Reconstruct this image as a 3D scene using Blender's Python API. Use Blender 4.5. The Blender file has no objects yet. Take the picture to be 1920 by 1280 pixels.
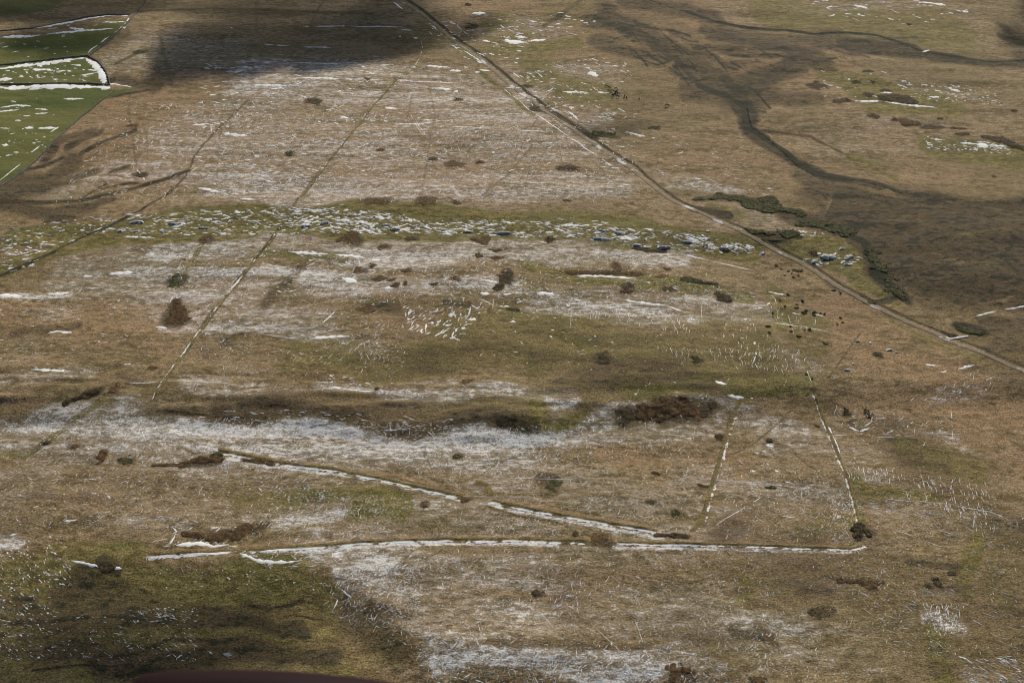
import bpy, bmesh, math, random
import numpy as np
from mathutils import Vector

# ---------------------------------------------------------------- camera
C = bpy.context.scene.collection
scene = bpy.context.scene
CAM_H, PITCH, FPX = 350.0, math.radians(28.0), 2640.0
cd = bpy.data.cameras.new('camera'); cam = bpy.data.objects.new('camera', cd); C.objects.link(cam)
cam.location = (0, 0, CAM_H); cam.rotation_euler = (math.radians(62.0), 0, 0)
cd.sensor_width = 36; cd.lens = 36 * FPX / 1920; cd.clip_start = 0.05; cd.clip_end = 30000
cd.dof.use_dof = True; cd.dof.focus_distance = 650; cd.dof.aperture_fstop = 14.0
scene.camera = cam

# ---------------------------------------------------------------- sky, sun, exposure
SUN_EL, SUN_AZ = math.radians(30), math.radians(17)      # azimuth clockwise from +Y
w = bpy.data.worlds.new('World'); scene.world = w; w.use_nodes = True
nt = w.node_tree; bg = nt.nodes['Background']
sky = nt.nodes.new('ShaderNodeTexSky'); sky.sky_type = 'NISHITA'; sky.sun_disc = False
sky.sun_elevation = SUN_EL; sky.sun_rotation = SUN_AZ
nt.links.new(sky.outputs[0], bg.inputs[0]); bg.inputs[1].default_value = 0.055
sd = bpy.data.lights.new('sun', 'SUN'); sun = bpy.data.objects.new('sun', sd); C.objects.link(sun)
sd.energy = 4.3; sd.angle = math.radians(0.55); sd.color = (1.0, 0.93, 0.82)
SUNV = Vector((math.sin(SUN_AZ)*math.cos(SUN_EL), math.cos(SUN_AZ)*math.cos(SUN_EL), math.sin(SUN_EL)))
sun.rotation_euler = SUNV.to_track_quat('Z', 'Y').to_euler(); sun.location = (200, 600, 500)
scene.view_settings.view_transform = 'Standard'; scene.view_settings.look = 'None'
scene.view_settings.exposure = 0.1; scene.view_settings.gamma = 1.0
scene.cycles.pixel_filter_type = 'BLACKMAN_HARRIS'; scene.cycles.filter_width = 1.0
R = random.Random(5)

# ---------------------------------------------------------------- noise
_T = np.random.RandomState(11).rand(256, 256)
def vn(x, y, s, seed=0):
    x = np.asarray(x, float) / s + seed * 37.13; y = np.asarray(y, float) / s + seed * 17.7
    ix = np.floor(x).astype(int); iy = np.floor(y).astype(int); fx = x - ix; fy = y - iy
    fx = fx*fx*(3-2*fx); fy = fy*fy*(3-2*fy)
    a = _T[iy % 256, ix % 256]; b = _T[iy % 256, (ix+1) % 256]
    c = _T[(iy+1) % 256, ix % 256]; d = _T[(iy+1) % 256, (ix+1) % 256]
    return (a*(1-fx)+b*fx)*(1-fy) + (c*(1-fx)+d*fx)*fy
def fbm(x, y, s, seed=0, o=3):
    v = 0; a = 1; t = 0
    for i in range(o):
        v = v + a*vn(x, y, s/2**i, seed+i); t += a; a *= .5
    return v/t

# ---------------------------------------------------------------- photo survey -> plan coordinates on the moor
CP, SP = math.cos(PITCH), math.sin(PITCH)
def ray(px, py):
    u = (px-960)/FPX; v = -(py-640)/FPX
    return u, CP+v*SP, -SP+v*CP
def flat(px, py, z=0):
    dx, dy, dz = ray(px, py); t = (CAM_H-z)/-dz
    return dx*t, dy*t
STEPS = []      # (xs, ys, rise, width): ground steps up beyond the line
def add_step(pts, rise, width):
    p = sorted(flat(*q) for q in pts); STEPS.append(([a for a, b in p], [b for a, b in p], rise, width))
add_step([(-300,480),(0,462),(300,425),(600,418),(900,432),(1200,455),(1450,478),(1700,530),(2100,600)], 3.5, 46)
add_step([(-300,760),(0,775),(300,772),(560,785),(800,806),(1010,805),(1100,780),(1250,765),(1450,752),(1800,740),(2200,740)], 5.2, 27)
add_step([(-300,1060),(0,1060),(270,1070),(450,1080),(640,1105),(760,1210),(1000,1260),(1500,1330),(2200,1400)], 6.0, 34)
def H(x, y):
    x = np.asarray(x, float); y = np.asarray(y, float)
    h = (fbm(x, y, 170, 1, 3)-.5)*7 + (fbm(x*.4, y, 34, 4, 3)-.5)*3.8 + (fbm(x, y, 15, 14, 2)-.5)*.7
    for xs, ys, r, wd in STEPS:
        t = np.clip((y-np.interp(x, xs, ys))/wd+.5, 0, 1)
        h = h + r*(t*t*(3-2*t)-.5)
    h = h + np.maximum(0, (np.hypot(x, y-900)-1100)/300)*3*fbm(x, y, 600, 9, 2)
    return h
def Hf(x, y):
    x = np.asarray(x, float); y = np.asarray(y, float)
    q = (y-np.interp(x, STEPS[1][0], STEPS[1][1])-16)/26; rib = np.clip(1-q*q, 0, 1)*np.clip((260-np.abs(x+90))/90, 0, 1)     # terracettes above the step
    return H(x, y) + rib*(vn(x*.12+vn(x, y, 20, 3)*1.5, y, 4.2, 25)-.5)*1.5 + (vn(x, y, 5, 21)-.5)*.30 + (vn(x, y, 2.2, 22)-.5)*.18
def at(px, py):
    z = 0.0
    for i in range(4):
        x, y = flat(px, py, z); z = float(H(x, y))
    return x, y
def mpp(py):     # metres on the ground for one survey unit: across, along
    dx, dy, dz = ray(960, py); t = CAM_H/-dz
    return t/FPX, t*t/FPX/CAM_H*math.hypot(dy, dz)*1.0
def wpts(pts): return [at(*p) for p in pts]
def parse(s): return [tuple(float(v) for v in q.split(',')) for q in s.split()]

# ---------------------------------------------------------------- object helpers
def tag(o, label=None, cat=None, group=None, kind=None):
    if label: o['label'] = label
    if cat: o['category'] = cat
    if group: o['group'] = group
    if kind: o['kind'] = kind
    return o
def mesh_obj(name, verts, faces, mat, attrs=None, smooth=False, parent=None):
    me = bpy.data.meshes.new(name)
    if isinstance(verts, np.ndarray) and isinstance(faces, np.ndarray):
        me.vertices.add(len(verts)); me.vertices.foreach_set('co', verts.astype(np.float32).ravel())
        k = faces.shape[1]; me.loops.add(faces.size); me.loops.foreach_set('vertex_index', faces.astype(np.int32).ravel())
        me.polygons.add(len(faces)); me.polygons.foreach_set('loop_start', np.arange(0, faces.size, k, dtype=np.int32))
        me.update(calc_edges=True)
    else:
        me.from_pydata(verts, [], faces); me.update()
    if smooth: me.polygons.foreach_set('use_smooth', [True]*len(me.polygons))
    if attrs:
        for k, v in attrs.items():
            a = me.attributes.new(k, 'FLOAT', 'POINT'); a.data.foreach_set('value', np.asarray(v, np.float32))
    me.materials.append(mat)
    o = bpy.data.objects.new(name, me); C.objects.link(o)
    if parent: o.parent = parent
    return o

class NB:      # small node-building helper
    def __init__(s, name, rough=.95):
        s.m = bpy.data.materials.new(name); s.m.use_nodes = True; s.t = s.m.node_tree
        s.p = s.t.nodes['Principled BSDF']; s.p.inputs['Roughness'].default_value = rough
        s.p.inputs['Specular IOR Level'].default_value = .15
        g = s.t.nodes.new('ShaderNodeNewGeometry'); s.pos = g.outputs['Position']; s.nrm = g.outputs['Normal']
    def set(s, sock, v):
        if hasattr(v, 'links'): s.t.links.new(v, sock)
        else: sock.default_value = v
    def noise(s, sc, det=2, st=(1,1,1), rough=.55, off=(0,0,0), ang=0):
        mp = s.t.nodes.new('ShaderNodeMapping'); mp.inputs['Scale'].default_value = st
        mp.inputs['Location'].default_value = off; mp.inputs['Rotation'].default_value = (0,0,ang)
        s.t.links.new(s.pos, mp.inputs[0])
        n = s.t.nodes.new('ShaderNodeTexNoise'); n.inputs['Scale'].default_value = sc
        n.inputs['Detail'].default_value = det; n.inputs['Roughness'].default_value = rough
        s.t.links.new(mp.outputs[0], n.inputs[0]); return n.outputs[0]
    def m_(s, op, a, b=0.0, c=0.0, clamp=False):
        n = s.t.nodes.new('ShaderNodeMath'); n.operation = op; n.use_clamp = clamp
        s.set(n.inputs[0], a); s.set(n.inputs[1], b)
        if op in ('MULTIPLY_ADD',): s.set(n.inputs[2], c)
        return n.outputs[0]
    def step(s, v, a, b, lo=0.0, hi=1.0):
        n = s.t.nodes.new('ShaderNodeMapRange'); n.interpolation_type = 'SMOOTHSTEP'
        s.set(n.inputs[0], v); s.set(n.inputs[1], a); s.set(n.inputs[2], b)
        s.set(n.inputs[3], lo); s.set(n.inputs[4], hi); return n.outputs[0]
    def mix(s, f, a, b):
        n = s.t.nodes.new('ShaderNodeMix'); n.data_type = 'RGBA'
        s.set(n.inputs[0], f)
        for i, v in ((6, a), (7, b)):
            if hasattr(v, 'links'): s.t.links.new(v, n.inputs[i])
            else: n.inputs[i].default_value = (*v, 1)
        return n.outputs[2]
    def mul(s, col, f):
        n = s.t.nodes.new('ShaderNodeVectorMath'); n.operation = 'SCALE'
        s.t.links.new(col, n.inputs[0]); s.set(n.inputs['Scale'], f); return n.outputs[0]
    def attr(s, k):
        n = s.t.nodes.new('ShaderNodeAttribute'); n.attribute_name = k; return n.outputs['Fac']
    def bump(s, h, d, st=1):
        b = s.t.nodes.new('ShaderNodeBump'); s.set(b.inputs['Height'], h); b.inputs['Distance'].default_value = d
        b.inputs['Strength'].default_value = st; s.t.links.new(b.outputs[0], s.p.inputs['Normal'])
    def col(s, c): s.set(s.p.inputs['Base Color'], c if hasattr(c, 'links') else (*c, 1))

SNOW = (0.86, 0.85, 0.83)
def ground_material():
    n = NB('moor_ground', .97)
    big = n.noise(1/75, 3, (.55,1,1)); mid = n.noise(1/14, 3, (.5,1,1), off=(3,9,0)); sm = n.noise(1/3.2, 3, (.6,1,1), rough=.65)
    fine = n.noise(1/.8, 3, (.9,1,1), rough=.85); streak = n.noise(1/9, 3, (.16,1,1), rough=.6, off=(40,0,0), ang=.05)
    big2 = n.noise(1/45, 3, (.3,1,1), off=(77,21,0))
    mot = n.m_('MULTIPLY_ADD', sm, .45, n.m_('MULTIPLY', mid, .55))
    c = n.mix(n.step(mot, .38, .62), (.172,.120,.054), (.320,.232,.130))
    c = n.mix(n.step(big, .42, .62, 0, .55), c, (.165,.128,.055))
    # russet grass
    fr = n.m_('ADD', n.attr('rust'), n.m_('MULTIPLY', n.m_('SUBTRACT', mid, .5), 1.6))
    fr = n.m_('ADD', fr, n.m_('MULTIPLY', n.m_('SUBTRACT', sm, .5), .9))
    c = n.mix(n.step(fr, .2, .75, 0, .85), c, (.290,.188,.098))
    # olive turf, plus broad olive strokes painted in for shading
    wob = n.m_('ADD', n.m_('MULTIPLY', n.m_('SUBTRACT', mid, .5), 1.7), n.m_('MULTIPLY', n.m_('SUBTRACT', sm, .5), 1.5))
    fg = n.m_('ADD', n.m_('MULTIPLY_ADD', n.attr('green'), 1.15, -.08), n.m_('MULTIPLY', wob, .7))
    tur = n.mix(n.step(sm, .35, .65), (.125,.108,.024), (.215,.172,.060))
    tur = n.mix(n.step(mid, .45, .62, 0, .5), tur, (.110,.118,.024))
    c = n.mix(n.step(fg, .24, .68, 0, .82), c, tur)
    # heather and wet rush, plus shade painted through the dark strokes
    fk = n.m_('ADD', n.attr('dark'), n.m_('MULTIPLY', wob, .95))
    hk = n.mix(n.step(mid, .4, .6), (.060,.046,.023), (.115,.078,.042))
    c = n.mix(n.step(fk, .12, .55, 0, .88), c, hk)
    c = n.mix(n.step(fk, .58, .9, 0, .9), c, (.026,.027,.014))
    # peat-dark shaggy clumps of heather amid the rest
    dk = n.m_('MULTIPLY', n.step(sm, .52, .66), n.step(n.attr('dark'), .05, .5))
    c = n.mix(n.m_('MULTIPLY', dk, .8), c, (.024,.026,.014))
    # improved pasture
    pas = n.mix(n.step(big2, .4, .62), (.088,.106,.024), (.140,.138,.038))
    c = n.mix(n.attr('pasture'), c, pas)
    # tussock-scale variation of the vegetation itself
    vf = n.m_('MULTIPLY_ADD', n.m_('SUBTRACT', fine, .5), 4.6, 1.0)
    vs = n.m_('MULTIPLY_ADD', n.m_('SUBTRACT', sm, .5), 1.3, 1.0)
    soft = n.m_('MULTIPLY_ADD', n.attr('pasture'), -.75, 1.0)
    v = n.m_('MULTIPLY_ADD', n.m_('SUBTRACT', n.m_('MULTIPLY', vf, vs), 1.0), soft, 1.0)
    c = n.mul(c, n.m_('MAXIMUM', v, .25))
    # powder snow caught in the tussocks
    grain = n.m_('MULTIPLY_ADD', n.noise(1/.75, 3, (1,1,1), rough=.9, off=(5,5,5)), .55, n.m_('MULTIPLY', n.noise(1/2.0, 3, (.5,1,1), rough=.75, off=(15,5,5)), .45))
    grain = n.m_('MULTIPLY_ADD', n.m_('SUBTRACT', grain, .5), 1.25, .5)
    d = n.m_('ADD', n.attr('dust'), n.m_('MULTIPLY', n.m_('SUBTRACT', streak, .5), .85))
    d = n.m_('ADD', d, n.m_('MULTIPLY', n.m_('SUBTRACT', big2, .5), .4))
    d = n.m_('ADD', d, n.m_('MULTIPLY', n.m_('SUBTRACT', sm, .5), .9))
    d = n.m_('SUBTRACT', d, n.m_('MULTIPLY', n.attr('pasture'), 1.2))
    d = n.m_('SUBTRACT', d, n.m_('MULTIPLY', n.step(fg, .3, .7), .25))
    d = n.m_('SUBTRACT', d, n.m_('MULTIPLY', n.attr('dark'), .55))
    thr = n.step(d, -.15, 1.15, .72, .43)
    c = n.mix(n.step(d, .1, 1.0, 0, .30), c, (.56,.50,.43))      # rime and thin powder
    f = n.step(grain, n.m_('SUBTRACT', thr, .04), n.m_('ADD', thr, .055))
    f = n.m_('MULTIPLY', f, n.step(d, -.1, .25, 0, .9))
    c = n.mix(n.m_('MULTIPLY', f, n.step(n.attr('dust'), .2, .9, .62, .92)), c, SNOW)
    dr = n.m_('ADD', n.attr('drift'), n.m_('MULTIPLY', n.m_('SUBTRACT', sm, .5), 1.3))
    f = n.step(dr, .42, .58)
    c = n.mix(f, c, SNOW)
    n.col(c)
    n.bump(n.m_('ADD', n.m_('MULTIPLY', fine, .7), sm), .6, .9)
    return n.m
MG = ground_material()
def simple(name, c1, c2, sc=1, rough=.95, bump=0, st=(1,1,1)):
    n = NB(name, rough); a = n.noise(sc, 4, st, rough=.65)
    n.col(n.mix(n.step(a, .35, .65), c1, c2))
    if bump: n.bump(a, bump)
    return n.m
# ---------------------------------------------------------------- what grows and lies where, with some shade painted in: attr amp width soft | x,y ...
STROKES = '''
rust .5 90 1|150,230 500,210 800,240 1050,260
rust .55 60 1|60,250 300,300 560,330 900,330
rust .5 60 1|880,20 1100,60 1300,40
rust .5 30 1|950,95 1150,110
rust .45 60 1|1280,120 1420,130 1560,110
rust .55 55 1|0,590 200,620 420,560
rust .35 60 1|50,700 300,680
rust .4 60 1|560,560 900,570 1050,640
rust .35 50 1|500,690 800,680
rust .65 60 1|1560,610 1740,690 1850,760
rust .5 50 1|1600,720 1760,770 1900,830
rust .5 35 1|1130,840 1330,860
rust .3 60 1|900,1060 1200,1040 1400,960
rust .3 60 1|200,930 450,900 700,960
rust .35 60 1|1300,300 1400,330 1480,380
rust .4 60 1|1500,260 1700,260
rust .4 60 1|1250,80 1500,110
rust .35 50 1|1650,330 1850,350
rust .4 50 1|1650,450 1850,500
dust .3 50 1|1500,250 1750,250
dark .25 60 1|1200,60 1350,130
dark .3 60 1|1600,400 1900,420 1850,520
dark .4 20 .9|1500,340 1600,380 1750,400 1920,402
dark .3 8 .9|1700,430 1920,440
dark .35 6 .9|1780,480 1900,500
green .85 17 .6|0,450 150,430 300,412 560,398 760,400 960,408 1200,428 1420,460
green .85 17 .6|0,500 100,470 250,425 600,426 900,436 1200,452 1420,476
green .8 26 .6|1490,455 1570,470 1620,500
green .8 20 .6|1620,530 1660,550
green .5 12 .6|1340,390 1450,410
green .85 10 .5|925,98 990,92 1060,80 1090,82
green .6 26 .8|990,130 1060,160 1140,170
green .55 45 .9|930,60 1010,90
green .6 40 .9|1450,25 1600,50 1780,60
green .4 60 1|1100,10 1040,60
green .75 28 .7|1560,150 1660,180 1760,195
green .8 12 .6|1640,200 1760,205
green .8 22 .7|1730,275 1850,285 1930,300
green .7 8 .6|1590,290 1640,310 1680,332
green .8 10 .6|535,484 590,476 640,480
green .6 9 .6|460,478 560,478
green .75 12 .6|985,496 1050,512 1120,525 1250,532 1400,560
green .55 30 .8|820,620 950,600 1120,590
green .45 36 .9|1060,600 1250,605 1420,600 1500,620
green .8 14 .6|1050,625 1110,655
green .7 14 .7|1000,680 1060,660
green .85 18 .7|1340,705 1400,700 1480,705
green .75 20 .7|1170,720 1260,715 1300,690
green .95 18 .6|1010,775 1040,800
green .7 9 .6|1090,770 1050,790 1030,810
green .6 20 .7|1440,600 1460,560
green .35 40 .9|640,750 900,760 1000,770
green .5 22 .8|420,935 540,935
green .8 28 .7|650,960 730,965
green .65 20 .8|1380,1080 1390,1110
green .55 20 .8|1480,1000 1570,990
green .85 10 .6|1590,990 1610,970
green .8 12 .6|1592,890 1620,920 1700,930 1760,935
green .6 26 .8|1700,850 1840,865
green .7 22 .7|1830,1000 1790,1090 1800,1130
green .85 20 .7|1760,1190 1790,1290
green .4 60 1|1600,1150 1850,950
green .5 40 1|1860,1150 1900,1000
green .7 40 .8|0,1080 300,1065 560,1080
green .6 70 .9|0,1180 300,1150 600,1150
green .5 40 .8|0,1260 400,1270 700,1240
green .4 6 .8|545,395 600,340 700,195 745,148
green .55 5 .7|520,430 470,495 410,570 350,650 300,720
green .6 6 .7|385,440 330,540
green .6 8 .7|0,850 60,850 140,790 190,750
green .6 12 .8|560,925 700,930
green .5 10 .7|215,168 255,165
green .4 10 .7|860,700 1050,740 1330,740
pasture 1 6 .3|0,135 150,118
dark .55 14 .9|1170,0 1290,18 1350,40
dark .95 3.2 .6|1290,22 1340,40 1400,53 1480,57 1530,65 1580,61 1640,66 1700,84 1730,97 1800,108 1860,116 1930,112
dark .7 14 .7|1590,82 1650,88 1715,96
dark .65 9 .8|1740,105 1830,115 1930,122
dark .4 14 .9|1580,66 1500,85 1420,110 1350,140
dark .6 15 .9|1540,110 1450,130 1370,165 1390,195
dark .45 16 .9|1110,38 1180,45 1260,70
dark .5 16 .9|1130,80 1200,95 1300,110 1380,100
dark .45 14 .9|1250,120 1300,150 1360,180
dark .5 16 .9|1290,165 1370,190 1440,180
dark .4 12 .9|1460,190 1530,190
dark .4 9 .9|1390,110 1450,90 1560,80
dark .75 12 .8|1385,190 1405,220 1400,240
dark 1.2 7 .9|1395,200 1400,240 1440,262 1475,290 1500,312
dark 1.1 9 .9|1500,310 1540,332 1590,338
dark .8 5 .7|1590,335 1640,342 1700,365 1760,380
dark .65 16 .9|1700,375 1800,385 1930,385
dark .6 3 .8|1400,246 1450,247 1520,256 1550,272 1578,286
dark .5 45 1|1560,380 1700,430 1850,450 1930,470
dark .5 30 1|1520,360 1600,400 1700,420
dark .65 22 .9|1590,430 1640,470 1670,520
dark 1.1 12 .9|1650,510 1690,550
dark .5 40 1|1720,520 1850,560 1930,560
dark .5 14 .9|1750,420 1930,415
dark .35 16 .9|1740,460 1850,490
dark .75 12 .7|1790,612 1830,622
dark .6 12 .9|1830,600 1880,610
dark .45 14 .9|1800,560 1830,590
dark .65 5 .7|1620,568 1660,565 1690,552
dark .55 18 .9|1890,60 1930,80
dark .85 9 .7|1880,72 1930,84
dark .5 20 .9|1900,95 1930,60
dark .35 50 1|1860,640 1930,650
dark .4 10 .9|1560,530 1620,565
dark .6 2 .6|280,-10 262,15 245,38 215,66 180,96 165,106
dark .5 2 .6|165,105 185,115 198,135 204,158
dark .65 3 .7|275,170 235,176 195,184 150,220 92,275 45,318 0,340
dark .5 8 .9|300,165 250,160 215,140
dark .5 5 .9|220,118 260,98 275,96
dark .55 26 .9|-10,365 60,345 110,310
dark .5 9 .9|80,300 120,262 175,248
dark .55 7 .9|130,275 190,248
dark .65 5 .7|150,288 200,264 255,245
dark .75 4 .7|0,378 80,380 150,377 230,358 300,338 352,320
dark .5 6 .9|100,395 210,375
dark .6 9 .8|90,410 135,408
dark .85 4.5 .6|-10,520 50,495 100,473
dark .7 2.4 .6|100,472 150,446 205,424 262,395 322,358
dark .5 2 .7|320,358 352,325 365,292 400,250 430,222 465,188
dark .25 2.5 .8|250,150 240,200 250,260 255,310
dark .2 3 .8|310,-5 300,60 318,150
dark .2 3 .8|480,-5 482,60
dark .25 3 .8|610,-5 580,50
dark .35 3 .8|260,22 400,16 560,22 700,25
dark .45 4 .8|1020,50 1060,22 1090,0
dark .18 2 .8|800,120 815,220 800,300 790,370
dark .3 2.5 .8|1000,270 950,330 900,370
dark .4 2.5 .8|530,430 560,370 600,320
dark .8 3.5 .6|524,424 505,455 482,482 468,498
dark .55 3 .7|466,500 440,530
dark .4 2.2 .7|404,578 350,655 300,730
dark .85 2.5 .6|760,-5 800,25 857,72 922,118 970,158 1014,192 1080,238 1140,279
dark .75 2.5 .6|1140,279 1195,312 1240,352 1282,380 1335,400 1382,422 1447,455 1520,492 1586,538 1644,568 1720,604 1780,628 1870,665 1930,690
dark .6 5 .8|1000,200 1060,225 1120,260
dark .75 6 .7|1300,390 1370,402
green .8 4 .7|780,40 840,72 905,122
green .7 5 .7|900,135 950,175 1000,215
rust .8 2.5 .6|1180,325 1300,405 1440,470 1560,550
green .7 4 .7|1660,598 1760,648 1860,690
dark .6 8 .8|835,568 880,572
dark .45 12 .9|690,576 740,580
dark .4 12 .9|560,500 500,560
dark .5 8 .9|420,640 450,630
dark .4 5 .9|1130,700 1260,690
dark .6 24 .9|1140,30 1220,75 1330,130 1400,190
dark .6 16 .9|1330,62 1470,85 1540,105 1440,140 1400,190
dark .5 12 .9|1420,70 1560,80
dark .8 14 .8|1370,150 1410,215 1400,245
dark .7 16 .9|1480,400 1560,420 1640,465
dark 1.1 10 .9|1560,425 1620,450 1650,500 1690,550
dark .7 10 .9|1400,250 1480,300 1560,335 1650,350
dark .55 16 .9|0,340 80,350 150,330
dark .5 12 .9|0,385 100,400 180,385
dark .38 14 .9|400,765 560,770 780,792 980,800
dark .35 26 1|1050,720 1240,690 1300,700
dark .5 12 .9|960,795 1005,795
dark .28 14 1|400,745 640,755 840,790 980,800
dark .6 3 .9|310,770 420,782 500,782
dark .4 12 1|20,630 150,615
dark .3 20 1|500,740 800,750
dark .5 10 .8|1700,1060 1790,1065
dark .45 10 .9|900,1205 1090,1205
dark .4 8 .9|1100,1205 1210,1208
dark .35 12 .9|1050,1150 1080,1160
dark .5 10 .9|1370,1180 1450,1200
dark .4 8 .9|1420,1170 1460,1215
dark .55 30 .9|150,1110 330,1130 540,1160
dark .75 24 .9|400,1150 560,1170
dark .6 30 .9|120,1230 330,1240 600,1230
dark .3 24 .9|650,1160 700,1190 720,1230
green .7 26 .9|480,1190 560,1230 620,1270
dark .5 18 .9|0,1130 150,1160
dark .35 50 1|0,1200 200,1180
dark .7 10 .9|190,1060 230,1070
dark .5 12 .9|700,1145 760,1155
green .22 60 1|1300,1000 1500,1180 1800,1050
green .3 50 1|1250,640 1500,700
green .55 50 1|560,660 1000,660
green .55 50 1|1000,640 1400,650
dark .2 50 1|700,650 1400,650
green .4 70 1|1850,1000 1900,1250
dark .15 80 1|1750,900 1900,1200
dark .15 70 1|100,880 400,900
dust .85 5 1|430,858 560,880 640,890 740,910 870,938
dust .85 5 1|920,945 1000,962 1100,980 1240,1006
dust .8 5 1|455,1040 600,1032 850,1018 1044,1021
dust .8 5 1|1150,1024 1300,1027 1590,1036
rust .9 4 .8|420,840 560,862 740,892 880,924
rust .9 4 .8|914,929 1000,946 1100,964 1240,992
rust .8 4 .8|455,1022 700,1006 960,1003 1150,1008
rust .8 3.5 .8|1150,1010 1400,1013 1600,1019
dark .4 3 .9|402,575 380,610
dust .35 90 1|300,900 900,960 1400,1000
dust .35 90 1|700,1100 1300,1130
dust .35 60 1|300,420 60,620
green .7 3 .8|1378,768 1396,735 1410,690 1416,650
green .7 3 .8|1462,575 1486,625 1506,672 1527,735
dark .28 80 1|1350,1000 1600,1100 1850,1200
dark .28 70 1|1700,850 1900,950 1880,1200
dark .22 60 1|1050,1120 1350,1240
dust .42 50 1|230,100 450,110
dust .55 60 1|480,150 760,160 980,200
dust .5 70 1|350,260 650,280 900,270 1100,260
dust .5 34 1|100,345 260,320 380,340
dust .55 40 1|380,350 640,360 900,345 1180,345
dust .3 30 1|80,300 220,230
dust .45 30 .9|950,130 1150,150
dust .4 24 .9|900,50 1060,60
dust .4 30 1|1190,320 1330,350 1440,400
dust .55 12 .9|1300,340 1400,365
dust .42 20 1|1340,400 1480,420
dust .62 30 .9|300,460 520,460 760,470 1000,470 1280,490
dust .7 10 .8|240,510 520,515 680,540
dust .75 8 .8|0,555 130,550
dust .7 9 .8|480,505 640,520
dust .6 26 .9|560,520 800,535 950,545
dust .5 40 1|100,520 400,560 600,600
dust .55 30 .9|1000,560 1200,575 1400,570
dust .7 9 .8|1040,555 1220,580 1300,600
dust .35 30 1|1380,620 1480,660
dust .5 12 .9|600,640 720,650
dust .75 12 .8|590,720 720,725
dust .5 14 .9|730,700 860,710
dust .65 18 .9|730,725 900,745 1060,740
dust .5 18 .9|330,720 560,725
dust .5 14 .9|0,700 160,700
dust .55 18 .9|330,600 700,640
dust .85 14 .8|330,790 560,806 760,826 960,826 1050,815
dust .7 26 .9|60,790 330,800 560,830 800,850 1000,840
dust .55 34 1|0,820 300,850 700,870 1000,880
dust .55 30 .9|1060,800 1180,790 1360,790 1480,800
dust .6 16 .9|1100,780 1300,735 1380,745
dust .4 40 1|900,900 1200,920 1300,870
dust .42 34 1|1330,900 1560,930
dust .4 30 .9|1420,830 1560,800
dust .4 40 1|560,900 820,970 1000,990
dust .55 24 .9|500,985 620,965
dust .5 14 .9|180,980 330,990
dust .75 14 .8|0,1000 60,1010
dust .5 34 1|560,1050 800,1060 1080,1070
dust .75 22 .8|660,1080 740,1085
dust .45 60 1|800,1130 1200,1140 1500,1200
dust .55 40 1|560,1030 700,1040
dust .85 20 .8|790,1240 900,1235 1050,1240 1200,1260
dust .7 40 .9|780,1200 1000,1220 1250,1230
dust .6 24 .9|1290,1230 1360,1250
dust .3 60 1|1250,1050 1500,1090
dust .45 20 .9|1700,1130 1800,1130
dust .3 50 1|1400,1250 1600,1220
dust .75 14 .8|1740,1165 1790,1175
dust .5 18 .9|1820,1250 1920,1260
dust .4 30 .9|1650,960 1850,970
dust .45 20 .9|1700,790 1800,820
dust .4 16 .9|1740,740 1820,720
dust .45 16 .9|1600,880 1660,890
dust .35 40 1|1560,820 1700,840
dust .35 50 1|0,890 250,880 560,880
dust .45 12 .9|270,1160 370,1165
dust .4 14 .9|0,1060 60,1100
dust .6 16 .9|0,1120 90,1215
dust .35 30 1|1700,0 1500,20
dust .4 10 1|1700,170 1830,185
dust -.5 30 .9|560,680 800,670 1000,660
dust -.4 30 .9|820,640 1060,640 1400,650
dust -.5 24 .9|0,600 200,640
dust -.5 26 .9|1300,690 1460,700
dust -.6 30 .9|120,1080 400,1090 600,1100
dust -.4 14 .9|850,562 980,572
'''  # broad mid-slope and lower-right strokes paint shading and vignette into the cover
POLYS = '''
pasture 1|-60,75 60,70 160,56 244,32 215,64 178,95 165,106 100,114 -60,138
pasture 1|-60,138 100,114 160,110 188,122 202,158 205,170 260,166 200,184 150,222 92,276 45,320 -60,370
dark .62|1560,352 1700,378 1930,385 1930,560 1800,575 1700,535 1640,480 1540,410
pasture .8|-60,-30 160,-30 90,20 20,30 -60,35
'''
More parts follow.
